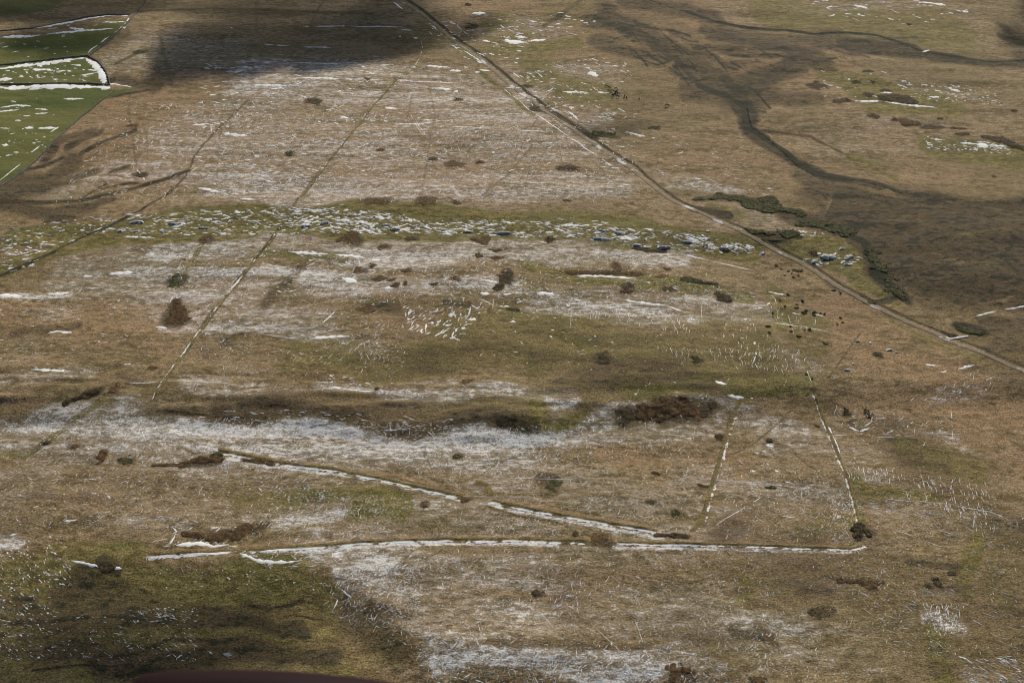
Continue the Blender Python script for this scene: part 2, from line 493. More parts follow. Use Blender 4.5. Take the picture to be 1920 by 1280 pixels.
BUSH = '''
713,281 8 3 b|small brown bracken spot above the row of three clumps on the pale slope
811,298 8 4 k|small dark clump left of the large oval bracken patch on the pale slope
850,308 19 6 b|large oval brown bracken patch in the middle of the far pale slope
900,305 7 3 b|small brown clump just right of the large oval bracken patch
878,9 5 2 k|tiny dark clump on the rusty ground right of the track near the top
688,148 8 2 k|small dark clump on the long white snow line of the far slope
858,187 9 4 k|dark clump at the foot of the small hollow below the far snow line
1005,206 12 6 k|dark oval clump between the track and the thin snow line beside it
988,161 11 3 d|dark green bush just right of the track where a white streak meets it
1130,252 20 5 d|long dark gorse bush right of the track in the green hollow
1152,258 11 4 d|right-hand gorse bush of the two in the green hollow by the track
1228,240 12 4 d|lone dark bush on the brown flat below the herd
1064,315 20 6 k|grey-brown clump around an icy patch on the pale slope near the track
705,378 25 6 b|wide brown bracken patch on the upper lip of the rocky scarp, left of its twin
801,376 18 7 b|brown bracken patch on the upper lip of the scarp, right of the wide one
856,379 7 4 b|small bracken clump right of the two patches on the scarp lip
1060,377 8 3 b|small brown clump on the scarp lip near the track
543,288 7 5 d|lone dark green bush on the far pale slope at left
588,190 14 6 k|dark brown clump in a hollow of the far rusty slope
263,328 14 5 k|dark clump under the snow streak near the stream head at left
250,235 12 4 b|brown clump near the stream head above the curving ditch
884,50 11 4 d|dark green bush at the edge of the cloud shadow right of the track
210,150 8 4 d|dark bush beside the snow-banked field corner
262,98 12 3 d|dark bush on the moor just outside the field wall corner
1553,132 18 4 b|long thin brown patch topmost on the green mound at upper right
1627,134 9 3 d|dark green bush topmost right on the green mound
1530,162 18 6 k|broad dark clump at the left end of the green mound
1530,153 5 2 k|tiny dark clump just above the broad one at the left of the green mound
1605,155 7 3 k|small dark clump in the middle of the green mound
1637,154 4 2 k|very small dark clump right of centre of the green mound
1660,170 11 3 k|thin dark clump with snow below it, above the big black thicket
1628,177 9 4 k|dark clump left of the big black thicket on the green mound
1572,190 11 4 k|dark oval clump at the foot of the green mound, left of its small neighbour
1590,189 6 3 k|small dark clump touching the oval one at the foot of the green mound
1638,218 10 4 k|lone dark oval clump below the green mound
1678,225 6 3 k|small dark clump left of the brown double patch
1745,239 24 4 k|long dark streak of heather right of the brown double patch
1795,241 17 2 b|thin brown streak right of the long dark heather streak
1805,252 15 3 k|thin dark streak above the snow on the right-hand green slope
1763,223 6 2 k|tiny dark clump above the long heather streak
1863,331 4 2 k|lone tiny dark clump on the open slope at far right
1902,207 6 2 k|small dark streak at the right edge beyond the green mound
1705,46 4 2 k|tiny dark clump on the far green slope beyond the stream
384,448 10 7 b|red-brown clump at the foot of the rocky scarp at left
345,488 8 4 b|small brown clump on the dotted line below the scarp
325,529 13 11 d|dark green and brown bush above the wedge of bracken
290,690 11 4 b|narrow brown clump beside the slanting bank
218,727 11 8 b|brown clump at the upper end of the ragged ditch
138,838 9 6 b|brown clump above the sunken grassy line at lower left
85,832 8 5 d|small green bush on the sunken grassy line at lower left
720,462 13 5 b|brown clump below the scarp with a point to its left
773,447 12 5 k|dark clump tight under the scarp in the middle
898,479 7 5 b|small round bracken clump left of two streaks under the scarp
935,470 18 3 b|thin brown streak, upper of the two under the scarp
930,483 15 4 b|brown streak, lower of the two under the scarp
1030,450 7 4 k|small dark clump just under the middle of the scarp
675,507 13 6 b|brown clump leftmost of the snowy cluster below the scarp
712,522 14 6 b|largest brown clump of the snowy cluster below the scarp
735,525 8 4 b|brown clump merging right of the largest one in the snowy cluster
742,534 7 5 b|round brown clump low in the snowy cluster
760,531 6 4 b|small brown clump at the right end of the snowy cluster
763,507 9 4 b|brown clump above right of the snowy cluster
698,498 6 4 b|small brown clump above the snowy cluster
812,532 7 3 b|small dark brown spot between the snowy cluster and the tall hollow
853,522 9 6 b|brown clump left of the tall dark hollow
1175,536 13 5 k|dark clump on the olive turf right of the snow-edged bank
1175,547 13 3 b|thin brown clump right below the dark one on the olive turf
1240,518 12 5 b|brown clump right of the snow-edged bracken bank
1252,504 7 3 b|small brown spot above the clump right of the bracken bank
1253,541 12 6 k|dark bush on the olive turf, second right of the snow-edged bank
690,579 18 10 b|soft brown hummock on the open slope left of the white diamond drifts
1132,671 10 12 k|solitary dark pointed bush in the middle of the olive slope
875,714 11 6 b|brown clump with a tail on the pale slope above the dark step
708,729 4 4 k|tiny dark bush at the end of the small snow patch
1170,775 16 13 k|round dark brown bush left of the big brown thicket
1235,788 9 5 b|small brown clump hanging below the big brown thicket
1321,781 7 2 b|small brown tail right of the big brown thicket
960,580 12 4 d|dark low bush above the white streaks in the middle
1348,820 9 8 k|dark clump left of the slim curved bank
1443,826 6 5 d|small green bush above the white ring of snow
1306,674 7 6 k|lone grey-brown bush on the olive slope left of the combed snow
1334,757 11 6 k|dark clump above the right end of the big thicket
1587,775 6 6 k|left one of two small black bushes right of the slim olive bank
1627,775 6 6 k|right one of two small black bushes right of the slim olive bank
1549,644 5 3 d|lone small green bush among the small rocks below the track
1645,665 8 5 k|dark oval bush among the grey rocks below the track
1532,798 5 3 k|tiny dark clump left of the broken snow on the slim bank
856,858 8 6 k|small dark bush on the snowy slope above the long bank
1035,910 15 13 d|green mound-like bush ringed by brown bracken above the long bank
1127,1010 18 12 b|brown bracken clump growing on the lowest bank
1079,1001 4 6 k|small dark bush at the end of the faint brown bank
872,936 13 6 b|brown clump at the gap in the long bank
796,947 6 6 b|small brown clump under the long bank left of the gap
1265,1262 24 17 b|large brown bracken mass at the bottom edge of the view
1008,1111 10 7 k|dark clump with ice in the middle of the lower slope
1220,940 9 5 b|small brown spot on the pale slope above the junction of banks
1267,961 8 8 d|olive bush above the junction of banks
1232,886 8 4 k|small dark spot beside a speck of snow high on the pale slope
1317,911 10 6 k|dark clump left of the slim curved bank, level with its middle
1445,913 8 4 d|small dark green bush inside the right-hand enclosure
1535,1151 17 12 k|lone dark red-brown clump low on the right-hand slope
1740,1098 8 6 k|left dark clump of the three under the brown stain at lower right
1756,1092 10 8 k|middle and largest clump of the three under the brown stain
1786,1076 8 7 k|upper right clump of the three under the brown stain
1425,1277 15 7 b|brown clump cut off by the bottom edge of the view at right
1287,1257 8 6 b|small brown clump just right of the large one at the bottom edge
236,863 14 8 d|dark green bush at the left end of the brown hollow
190,856 8 14 b|tall narrow brown clump left of the brown hollow
407,853 14 6 d|green bush at the head of the long bank
203,1066 14 9 k|black bush in the snow at far lower left
1497,444 9 4 d|small gorse bush above the blue-grey rocks right of the track
1527,475 6 6 k|round dark bush beside the largest blue-grey rock
1785,629 7 4 k|black bush in the fork of the white spur by the track
1637,566 9 4 d|dark bush tight above the track where it narrows
'''
MULTI = [
  ([(332,566,332,572,7,8),(334,595,334,598,19,11),(333,582,333,586,13,10)], 'b', 'large wedge-shaped bracken patch, pointed at the top, left of the slanting bank', .8),
  ([(122,755,160,742,8,4),(160,742,188,731,6,6)], 'k', 'ragged dark ditch-side heather streak at far left', .8),
  ([(655,437,662,452,10,7),(650,446,640,448,9,4)], 'b', 'T-shaped brown patch hanging from the scarp', .7),
  ([(888,448,908,456,9,4),(908,456,912,447,8,4)], 'b', 'hooked brown patch under the scarp with a white sliver on top', .7),
  ([(948,514,944,526,13,9),(940,534,934,540,8,5)], 'k', 'tall dark hollow filled with heather below the turf ridge', .8),
  ([(1075,512,1195,514,12,4),(1156,500,1158,508,8,8)], 'b', 'long brown bracken bank with a hump and snow along its foot', .8),
  ([(1288,522,1312,527,8,4),(1312,529,1340,532,10,4)], 'd', 'long slanting dark green thicket right of the bracken bank', .9),
  ([(1348,554,1360,560,9,6),(1352,561,1364,564,7,4)], 'k', 'dark two-part bush on the olive turf near the end of the thin bank', .9),
  ([(1205,775,1235,768,12,9),(1235,768,1300,770,14,13)], 'b', 'big dark brown thicket along the top of the step in the middle right', 1.0),
  ([(1194,466,1215,469,9,3),(1215,470,1240,471,10,4)], 'k', 'dark strip under the scarp near the start of the thin white line', .7),
  ([(1662,183,1695,184,13,7),(1690,190,1712,191,12,4)], 'k', 'big black thicket with the brightest snow line below, on the green mound', 1.2),
  ([(1695,225,1708,230,8,5),(1700,233,1718,231,9,4)], 'b', 'brown double patch below the green mound', .8),
  ([(1848,257,1875,262,9,3),(1878,264,1890,268,14,6),(1895,272,1925,281,10,4)], 'k', 'long dark thicket running off the right edge above the snow specks', 1.0),
  ([(1608,990,1606,1006,10,9),(1613,984,1613,990,7,7),(1630,1000,1630,1002,7,7),(1618,993,1628,996,5,4)], 'k', 'dark two-lobed bush at the right end of the lowest bank', 1.2),
  ([(1577,1089,1612,1091,7,4),(1620,1094,1640,1097,9,8)], 'b', 'elongated brown bracken clump low on the right slope', .8),
  ([(345,1000,385,1006,8,5),(390,1008,420,1004,10,9),(440,1000,462,992,13,13)], 'b', 'ragged brown bracken slope above the white drifts at lower left', .9),
  ([(290,873,340,871,8,3),(345,870,372,862,10,6),(372,865,410,860,10,6)], 'b', 'brown hollow of bracken at the head of the long bank', .8),
  ([(460,862,510,867,10,4)], 'b', 'thin brown strip below the upper end of the long bank', .6),
  ([(1232,1003,1262,1003,8,3),(1262,1003,1285,1004,8,4)], 'k', 'dark strip of heather where three banks meet', .7),
  ([(1316,374,1350,370,10,5),(1350,372,1400,374,12,6),(1400,376,1445,380,12,8),(1440,386,1500,400,14,7)], 'd', 'large gorse thicket above the strip of turf right of the track', 1.4),
  ([(1410,436,1440,438,10,5),(1440,440,1485,438,12,6),(1436,450,1478,452,12,4)], 'd', 'gorse thicket beside the track at the end of the scarp', 1.3),
  ([(1500,415,1540,422,14,6),(1560,430,1600,440,16,7)], 'd', 'gorse thicket along the foot of the dark slope above the rocks', 1.4),
  ([(1635,478,1650,500,12,9),(1650,500,1662,512,12,8)], 'd', 'dark gorse thicket right of the blue-grey rocks', 1.4),
  ([(1672,540,1690,550,14,9)], 'd', 'dark gorse thicket above the bend of the small stream by the track', 1.4),
  ([(1800,612,1822,620,12,7),(1822,622,1845,624,12,5)], 'd', 'dark gorse clump beside the white spur of the track', 1.3),
  ([(1108,256,1122,254,8,2)], 'd', 'thin dark hedge leading from the track to the gorse in the green hollow', .9),
  ([(940,788,985,795,16,10)], 'k', 'dark heather stain beside the bright olive hollow', .5)]
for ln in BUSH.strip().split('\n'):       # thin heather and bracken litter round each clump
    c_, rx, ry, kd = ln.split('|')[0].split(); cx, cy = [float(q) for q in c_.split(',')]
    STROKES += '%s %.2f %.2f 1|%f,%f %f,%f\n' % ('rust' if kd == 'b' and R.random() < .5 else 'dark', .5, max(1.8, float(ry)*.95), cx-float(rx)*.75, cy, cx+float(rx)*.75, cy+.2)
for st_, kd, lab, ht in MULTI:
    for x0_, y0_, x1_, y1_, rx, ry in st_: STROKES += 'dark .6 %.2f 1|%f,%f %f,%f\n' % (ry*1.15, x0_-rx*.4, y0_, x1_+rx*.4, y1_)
def inpoly(x, y, P):
    c = False
    for i in range(len(P)):
        (x0,y0),(x1,y1) = P[i], P[i-1]
        if (y0 > y) != (y1 > y) and x < (x1-x0)*(y-y0)/(y1-y0)+x0: c = not c
    return c
def squiggles(n, poly, ang, spr, l0, l1, w0, w1, a0, a1, k='dark'):   # rush lines, runnels and sheep paths
    global STROKES
    P = parse(poly); t = 0
    while n > 0 and t < 9000:
        t += 1; x, y = R.uniform(min(q[0] for q in P), max(q[0] for q in P)), R.uniform(min(q[1] for q in P), max(q[1] for q in P))
        a = math.radians(ang+R.gauss(0, spr)); L = R.uniform(l0, l1); p = []
        for i in range(5):
            p.append((x, y)); a += R.gauss(0, .15); x += math.cos(a)*L/4; y -= math.sin(a)*L/4
        if not all(inpoly(u, v, P) for u, v in p): continue
        n -= 1; STROKES += '%s %.2f %.2f 1|%s\n' % (k, R.uniform(a0, a1), R.uniform(w0, w1), ' '.join('%.1f,%.1f' % q for q in p))
M1 = '1540,352 1700,378 1930,385 1930,560 1800,575 1700,535 1640,480 1540,405'
squiggles(45, M1, -4, 14, 30, 110, 2.5, 7, .7, .95)
squiggles(55, M1, -4, 25, 25, 80, 1.2, 2.6, .95, 1.2)
squiggles(60, M1, -4, 14, 30, 110, 3, 10, -.9, -.5)
M2 = '1120,20 1290,60 1420,90 1600,80 1600,110 1460,150 1440,215 1380,215 1290,165 1150,100'
squiggles(30, M2, -14, 22, 30, 100, 2.5, 6, .45, .75)
squiggles(36, M2, -14, 22, 30, 90, 1.2, 2.6, .8, 1.1)
squiggles(9, M2, -14, 22, 30, 90, 3, 7, -.7, -.4)
STROKES += '''dark .75 9 1|1120,35 1200,65 1270,110 1310,155 1365,185 1400,225
dark .7 9 1|1340,60 1430,85 1520,98 1460,135 1400,165 1385,200
dark 1.1 6 1|1310,160 1360,180 1395,200 1405,235
dark .5 14 1|1240,80 1340,130 1390,180
'''
squiggles(16, '1360,55 1720,68 1720,112 1560,112 1360,90', -3, 8, 40, 110, 2, 4, .35, .6)
squiggles(9, '0,330 60,300 200,250 240,262 190,300 340,325 200,372 0,395', 12, 12, 30, 80, 2, 5, .4, .7)
squiggles(26, '0,480 1900,560 1900,1250 0,1250', 5, 14, 120, 420, .9, 1.5, .2, .35)
squiggles(14, '250,30 1100,150 1250,380 250,380', 70, 25, 60, 160, .8, 1.3, .15, .3)
squiggles(20, '0,1090 620,1100 640,1270 0,1270', 0, 12, 60, 200, 2, 6, .4, .8)
# ---------------------------------------------------------------- ground sheet
NR, NCF = 900, 1000
ys = [395.0]
while ys[-1] < 1470: ys.append(ys[-1] + .72 + 1.25*(ys[-1]-395)/1000)
ys = np.array([-3000,-1500,-700,-200,60,200,290,340,370,388] + ys + [1500,1560,1660,1800,2050,2500,3300,4600,7000,11000.])
s = np.linspace(-1, 1, NCF); outer = [1.03,1.1,1.25,1.6,2.4,4,8,16,30]
s = np.concatenate([-np.array(outer[::-1]), s, outer])
Wy = .335*np.clip(ys, 395, 1470)+85
X = s[None,:]*Wy[:,None]; Y = np.repeat(ys[:,None], len(s), 1)
Z = Hf(X, Y)
A = {k: np.zeros(X.shape, np.float32) for k in ('rust','green','pasture','dark','dust','drift')}  # dark also paints cloud shade over the plants at the top-right edge
A['dust'][:] = .10
wx = (fbm(X, Y, 55, 31, 4)-.5)*30; wy = (fbm(X, Y, 40, 41, 4)-.5)*34
def window(x0, x1, y0, y1):
    r0, r1 = np.searchsorted(ys, [y0, y1]); wmn = .335*max(395, min(y0, 1470))+85; wmx = .335*min(1470, max(y1, 395))+85
    lo = min(x0/wmn, x0/wmx); hi = max(x1/wmn, x1/wmx); c0, c1 = np.searchsorted(s, [lo, hi])
    return slice(max(r0-1,0), r1+1), slice(max(c0-1,0), c1+1)
for ln in STROKES.strip().split('\n'):  # dark strokes along the terraced step paint in its relief shade too
    hd, pt = ln.split('|'); k, amp, wd, soft = hd.split(); amp = float(amp); wd = float(wd); soft = float(soft)
    px = parse(pt); pw = wpts(px)
    acc = {}
    full = np.zeros(X.shape, np.float32) if len(pw) > 1 else None
    for i in range(len(pw)-1):
        (x0,y0),(x1,y1) = pw[i], pw[i+1]; sx, sy = mpp((px[i][1]+px[i+1][1])/2)
        if wd < 6: sy = sy*.75+sx*.25
        mx = wd*sx*(1+soft)+12; my = wd*sy*(1+soft)+12
        rs, cs = window(min(x0,x1)-mx, max(x0,x1)+mx, min(y0,y1)-my, max(y0,y1)+my)
        warp = min(1, max(.0, (wd-2)/16))*(.7+wd/60)*(.35 if k == 'pasture' else 1)
        gx = (X[rs,cs]+wx[rs,cs]*warp)/sx; gy = (Y[rs,cs]+wy[rs,cs]*warp)/sy
        ax, ay, bx, by = x0/sx, y0/sy, x1/sx, y1/sy
        dx, dy = bx-ax, by-ay; L = dx*dx+dy*dy+1e-9
        t = np.clip(((gx-ax)*dx+(gy-ay)*dy)/L, 0, 1)
        d = np.hypot(gx-ax-t*dx, gy-ay-t*dy)/wd
        v = np.clip((1+soft*.6-d)/(1.2*soft), 0, 1); v = v*v*(3-2*v)
        full[rs,cs] = np.maximum(full[rs,cs], v)
    if amp > 0: A[k] = np.maximum(A[k], full*amp)
    else: A[k] = A[k] + full*amp*np.maximum(A[k], .3)
for ln in POLYS.strip().split('\n'):
    hd, pt = ln.split('|'); k, amp = hd.split(); pw = wpts(parse(pt)); ins = np.zeros(X.shape, bool)
    wf = .7 if k == 'dark' else .03; gx, gy = X+wx*wf, Y+wy*wf
    for i in range(len(pw)):
        (x0,y0),(x1,y1) = pw[i], pw[(i+1) % len(pw)]
        if y0 == y1: continue
        cr = ((y0 > gy) != (y1 > gy)) & (gx < (x1-x0)*(gy-y0)/(y1-y0)+x0); ins ^= cr
    A[k] = np.where(ins, np.maximum(A[k], float(amp)) if k == 'dark' else float(amp), A[k])
nr, nc = X.shape
idx = np.arange(nr*nc).reshape(nr, nc)
F = np.stack([idx[:-1,:-1], idx[:-1,1:], idx[1:,1:], idx[1:,:-1]], -1).reshape(-1, 4)
V = np.stack([X, Y, Z], -1).reshape(-1, 3)
g = mesh_obj('ground', V, F, MG, {k: v.ravel() for k, v in A.items()}, smooth=True)
tag(g, kind='structure')
# ---------------------------------------------------------------- snow drifts: thin lenses of snow lying on the turf
SV, SF, ST = [], [], []
def resample(pw, step):
    out = [pw[0]]
    for (x0,y0),(x1,y1) in zip(pw, pw[1:]):
        n = max(1, int(math.hypot(x1-x0, y1-y0)/step))
        for i in range(1, n+1): out.append((x0+(x1-x0)*i/n, y0+(y1-y0)*i/n))
    return out
def lens(pts, ws, thick):
    n0 = len(SV); xs, yy, hh = [], [], []
    for i, (p, wd) in enumerate(zip(pts, ws)):
        a = pts[max(i-1,0)]; b = pts[min(i+1,len(pts)-1)]; tx, ty = b[0]-a[0], b[1]-a[1]; L = math.hypot(tx,ty) or 1
        nx, ny = -ty/L, tx/L; r1, r2 = R.uniform(.75,1.25), R.uniform(.75,1.25)
        for k, h in ((-r1,-.03),(-.45*r1,thick),(.45*r2,thick),(r2,-.03)):
            xs.append(p[0]+nx*k*wd); yy.append(p[1]+ny*k*wd); hh.append(h)
    for x, y, h in zip(xs, yy, hh): SV.append((x, y, h))
    for i in range(len(pts)-1):
        for k in range(3):
            a = n0+i*4+k; SF.append((a, a+1, a+5, a+4))
def drift(px, wpx, gap=.25, rag=.5, jit=.35, pw=None):
    pw = pw or wpts(px); sx, sy = mpp(sum(p[1] for p in px)/len(px))
    step = max(.55, min(2.0, wpx*sx*.9)); pts = resample(pw, step)
    if len(pts) < 3: pts = resample(pw, step*.3)
    tx, ty = pw[-1][0]-pw[0][0], pw[-1][1]-pw[0][1]; L = math.hypot(tx,ty) or 1
    hw = .5*wpx*math.hypot(ty/L*sx, tx/L*sy); steep = abs(px[-1][1]-px[0][1]) > abs(px[-1][0]-px[0][0]); hw = max(hw*(.55 if steep and wpx < 3.2 else .85), .11)
    runs, cur = [], []; seed = R.random()*50
    for i, p in enumerate(pts):
        n = float(fbm(i*step, seed*31, 6+wpx, 3, 2)) if gap else 1.0
        if gap and n < gap*.9+.08+(.12 if steep and wpx < 3.2 else 0):
            if len(cur) > 2: runs.append(cur)
            cur = []
        else: cur.append((p[0]+R.gauss(0,jit)*hw*.5, p[1]+R.gauss(0,jit)*hw*.5, n))
    if len(cur) > 2: runs.append(cur)
    for r in runs:
        m = len(r); ws = [max(.04, hw*(min(1, .15+2.2*min(i, m-1-i)/max(3, m*.5)))*(1+rag*R.uniform(-1,1))) for i in range(m)]
        lens([(a, b) for a, b, c in r], ws, .07+.05*hw)
DR = '''
4 .25|0,70 60,68 110,62 160,57 215,54 235,52
4 .1|60,54 85,50 130,42 165,35 205,30 240,30
3 .25|242,34 232,48 215,62 195,75 178,88 165,100
2 .1|190,42 235,41
2 .6|40,90 80,91 125,88
6 .0|-20,132 50,123 100,117 150,110 164,110
10 .0|160,110 178,121 188,134 193,148 195,161
7 .0|-20,164 60,164 120,162 170,163 207,164
7 .0|182,163 206,167
4 .4|20,133 90,130
3 .4|0,140 24,142
3 .4|150,128 180,133
3 .4|100,136 128,131
5 .3|-10,150 25,148
3 .3|110,184 140,186 165,184
2.5 .1|0,202 30,197 60,200
2.5 .1|-10,210 35,206
2 0|65,204 90,206
2.5 0|65,214 88,212
3 0|150,142 180,137
5 .1|48,240 105,240
4 0|110,238 95,248
4 0|80,258 86,256
7 .55|5,272 70,275
4 0|74,274 58,286
2 .5|0,240 45,242
3 .1|0,338 20,322 38,308
2 0|204,157 225,159
2 .1|215,158 248,164
3 .5|130,52 165,57
2 .2|590,50 640,49
1.6 .2|495,83 560,88 620,90
1.2 .5|380,52 595,50
2 .1|550,118 640,120
3 .2|465,160 540,162
1.8 .2|640,148 700,150 780,153 855,156
2.5 .3|540,145 640,149
2.5 .0|395,235 397,248
2 .3|400,230 430,238
4 .3|415,250 450,254 490,256
3 .3|360,235 390,232
5 .5|365,350 410,360
3 .6|420,372 500,375
3 .4|255,315 262,325 272,338
2 .2|430,297 443,312
3 0|738,4 755,18
2 0|752,55 773,58
1.6 .2|789,75 793,92 786,110 776,125
2 .1|770,126 788,128
1.5 .2|640,49 700,50 765,52
3 .3|745,68 782,72
3 .15|797,123 845,127
3.5 .3|840,132 900,136
3 .3|870,126 920,134
2.2 .3|805,60 818,75
2 .1|800,33 822,52 848,74
2.4 .1|868,94 888,106 905,119
2 .1|852,88 858,92
4 .2|886,26 912,25
6 .15|941,76 962,78 986,80
4 .3|990,78 1022,74
6 .5|1020,74 1062,71
4 .3|965,68 1000,72
3 .5|905,75 935,84
8 .5|1070,125 1095,130 1125,148
4 .5|1110,140 1128,155
3 .25|1055,172 1105,174
3 .2|1120,173 1142,175
2 0|947,164 978,166
1.6 .2|945,167 975,190 1003,213
2.2 .15|1003,213 1040,238 1066,256
2 .15|1066,256 1110,286 1150,312
2.5 .4|985,180 1000,200
4 .2|818,165 845,168 858,173
4 .4|720,200 745,205
2 .2|720,226 740,232 782,233 822,228
1.4 .1|770,215 793,257
1.4 .1|778,222 798,255
1.4 .3|840,238 930,242 1030,248
4 .2|636,218 655,222
3 .35|1170,246 1228,260
4 .5|1130,190 1175,212
4 .5|1045,195 1085,225
2 .4|960,135 980,150
2.5 .5|900,95 930,105
4 .2|1720,4 1745,6 1775,11
5 .4|1668,14 1692,18
4 .5|1600,10 1625,15
2 .4|1520,8 1530,10
3 .5|1573,135 1608,140
3 .1|1600,190 1650,190
3.5 0|1658,191 1700,197 1757,202
2.5 .1|1650,173 1672,174
4 .5|1720,155 1760,160 1800,172
6 .6|1735,181 1840,188
8 .65|1740,262 1860,275
3 .3|1800,268 1890,275
2 0|1729,98 1743,94
6 .35|-10,553 60,555 130,549
5 .5|140,520 250,510
3 .1|230,443 290,446
4 .1|431,543 455,516
5 .5|412,562 425,552
3 .3|404,586 376,617 348,655 338,668
2 .35|320,690 300,720 285,748
3 .1|325,553 318,568
5 .4|292,612 312,616
5 .3|90,625 112,621 135,624
5 .5|0,700 40,692 155,697
1.2 .3|370,618 460,622 560,636
1.2 .3|380,614 640,616
5 .15|580,634 655,630
1.3 .25|240,720 330,714 460,722
2 .3|262,795 270,820 288,832
4 .4|195,700 216,714
4 .6|250,705 345,672
3 .5|440,560 470,548
3 .5|600,610 632,580
5 .35|510,470 680,482
6 .45|520,460 560,464
7 .5|640,520 700,538 740,540
4 .2|900,524 936,530
6 .45|900,550 960,552
6 .5|1000,548 1045,552
5 .15|1075,516 1140,518 1192,522
3 .5|1060,512 1078,515
4 .1|1170,562 1215,569 1250,573
3 .6|1250,573 1300,590
5 0|1063,571 1067,575
6 .7|1080,545 1110,555
4 .4|690,485 720,490
6 .5|920,582 960,588
6 .6|960,590 1000,588
3 .3|640,728 700,735
5 .6|600,722 640,728
1.6 .1|1071,575 1070,615
1.8 0|900,560 925,572
1.8 0|925,560 924,580
5 0|955,604 968,604
2.2 .1|1445,553 1453,560 1456,568
3 .1|1450,578 1456,566
4 0|1421,578 1430,577
4 0|1437,572 1443,567
4 0|1395,597 1401,599
2 .1|1447,605 1470,607 1500,612
1.2 .2|1500,612 1555,622
2 .1|1484,586 1500,590
2 .4|1520,585 1565,600
1.5 .2|1478,592 1488,626
1.5 .2|1315,573 1316,602
2.2 0|1280,477 1330,488
1.6 .1|1330,488 1412,507
3 .25|1440,547 1475,553
2.2 .15|1508,672 1515,700 1522,716
2 .4|1528,735 1542,772
3.5 .1|1543,783 1550,792
5.5 0|1553,800 1560,812
3.5 .05|1561,816 1570,835 1575,850
1.8 0|1560,815 1588,816
1.2 .3|1470,812 1558,815
3.5 .1|1592,800 1612,809
3 .3|1612,809 1630,802
1.6 .2|1620,800 1636,788
3.5 .2|1415,640 1418,665
3 .2|1418,665 1411,682
5 .4|1340,714 1362,722
5 .5|1350,741 1400,745
4 0|1436,834 1450,838
2.5 0|1438,832 1452,834
4 0|1414,848 1424,850
4 0|1432,846 1437,850
4 0|1543,843 1550,846
4.5 0|1436,869 1444,872
4.5 0|1408,882 1416,883
4 0|1452,881 1463,884
3.5 0|1615,824 1622,827
5 .0|1768,632 1785,636
3 .0|1783,635 1802,631
3 .2|1785,639 1792,641
3 .5|1730,683 1790,688
4 .55|1765,698 1830,683
4 .5|1760,643 1780,648
1.8 .15|1783,768 1785,792
1.4 .2|1785,795 1787,828
1 .2|1640,820 1720,816
1 .2|1730,812 1810,815
2.4 .35|1812,598 1850,587 1885,580 1925,572
2.4 .1|1860,668 1890,682 1925,699
1.6 .3|1690,600 1765,628
1.6 .2|1610,560 1640,572
4 .2|270,1044 330,1038 400,1037 445,1034
6 .4|290,1030 318,1020
4 .1|318,1020 330,1000
8 .08|330,1022 375,1018 405,1024 430,1020
7 .12|448,1036 480,1050 520,1054 560,1052
4 .3|480,1034 560,1026 640,1021
5 .5|560,1050 640,1035
5 .1|120,978 145,974
6 .3|135,1050 185,1062
7 .3|205,1062 240,1068
6 .3|0,1010 30,1000
4 0|391,1221 398,1225
4 .3|630,1110 640,1105
3.5 .1|638,1104 660,1120
4 .1|626,1142 633,1124
3 .3|590,880 640,884
3 .3|560,866 480,862
1 .2|640,1100 700,1104
1.3 .2|1070,1090 1085,1150
1.3 .2|1020,1155 1050,1190
1.3 .2|880,1180 920,1250
1.3 .2|1120,1180 1180,1240
1.3 .2|1190,1160 1220,1250
2.2 .0|1466,968 1490,969
1.4 .2|1340,985 1430,930
1.2 .3|1280,895 1420,905 1560,920
1.3 .3|1660,935 1780,945 1860,960 1940,1000
1.3 .3|1670,990 1720,1008 1770,1025
4 .6|1650,885 1620,880
1 .2|930,895 1100,900
1 .2|860,930 1000,932
1 .2|640,660 640,660
'''
for ln in DR.strip().split('\n'):
    hd, pt = ln.split('|'); a, b = hd.split(); p = parse(pt)
    if p[0] != p[-1]: drift(p, float(a), float(b))
def scatter(poly, n, ang, spread, l0, l1, w0, w1, clump=0):
    P = parse(poly); xs = [p[0] for p in P]; yy = [p[1] for p in P]; k = 0; sd = R.random()*90
    for _ in range(n*30):
        if k >= n: break
        x, y = R.uniform(min(xs), max(xs)), R.uniform(min(yy), max(yy))
        if not inpoly(x, y, P) or (1130 < x < 1262 and 158 < y < 206): continue
        wx_, wy_ = at(x, y)
        if clump and float(fbm(wx_, wy_+sd*13, 24, 5, 2)) < .47+R.gauss(0,.11)*clump: continue
        a = math.radians(ang+R.gauss(0, spread)); L = R.uniform(l0, l1)*R.choice((.5,.8,1,1.4))
        L *= .62*R.choice((.6,.8,1,1.3)) if abs(ang) > 40 else .8; dx, dy = math.cos(a)*L/2, -math.sin(a)*L/2; b = R.uniform(-.15,.15)*L
        q_ = [(x-dx,y-dy),(x+b*.5,y+b*.3),(x+dx,y+dy)]; cx_, cy_ = at(x, y); mx_, my_ = mpp(y)
        drift(q_, R.uniform(w0, w1)*(.62 if abs(ang) > 40 else .85)*R.choice((.6,.8,1,1.3)), 0, .55, .6, [(cx_+(u-x)*mx_, cy_-(v-y)*my_) for u, v in q_]); k += 1
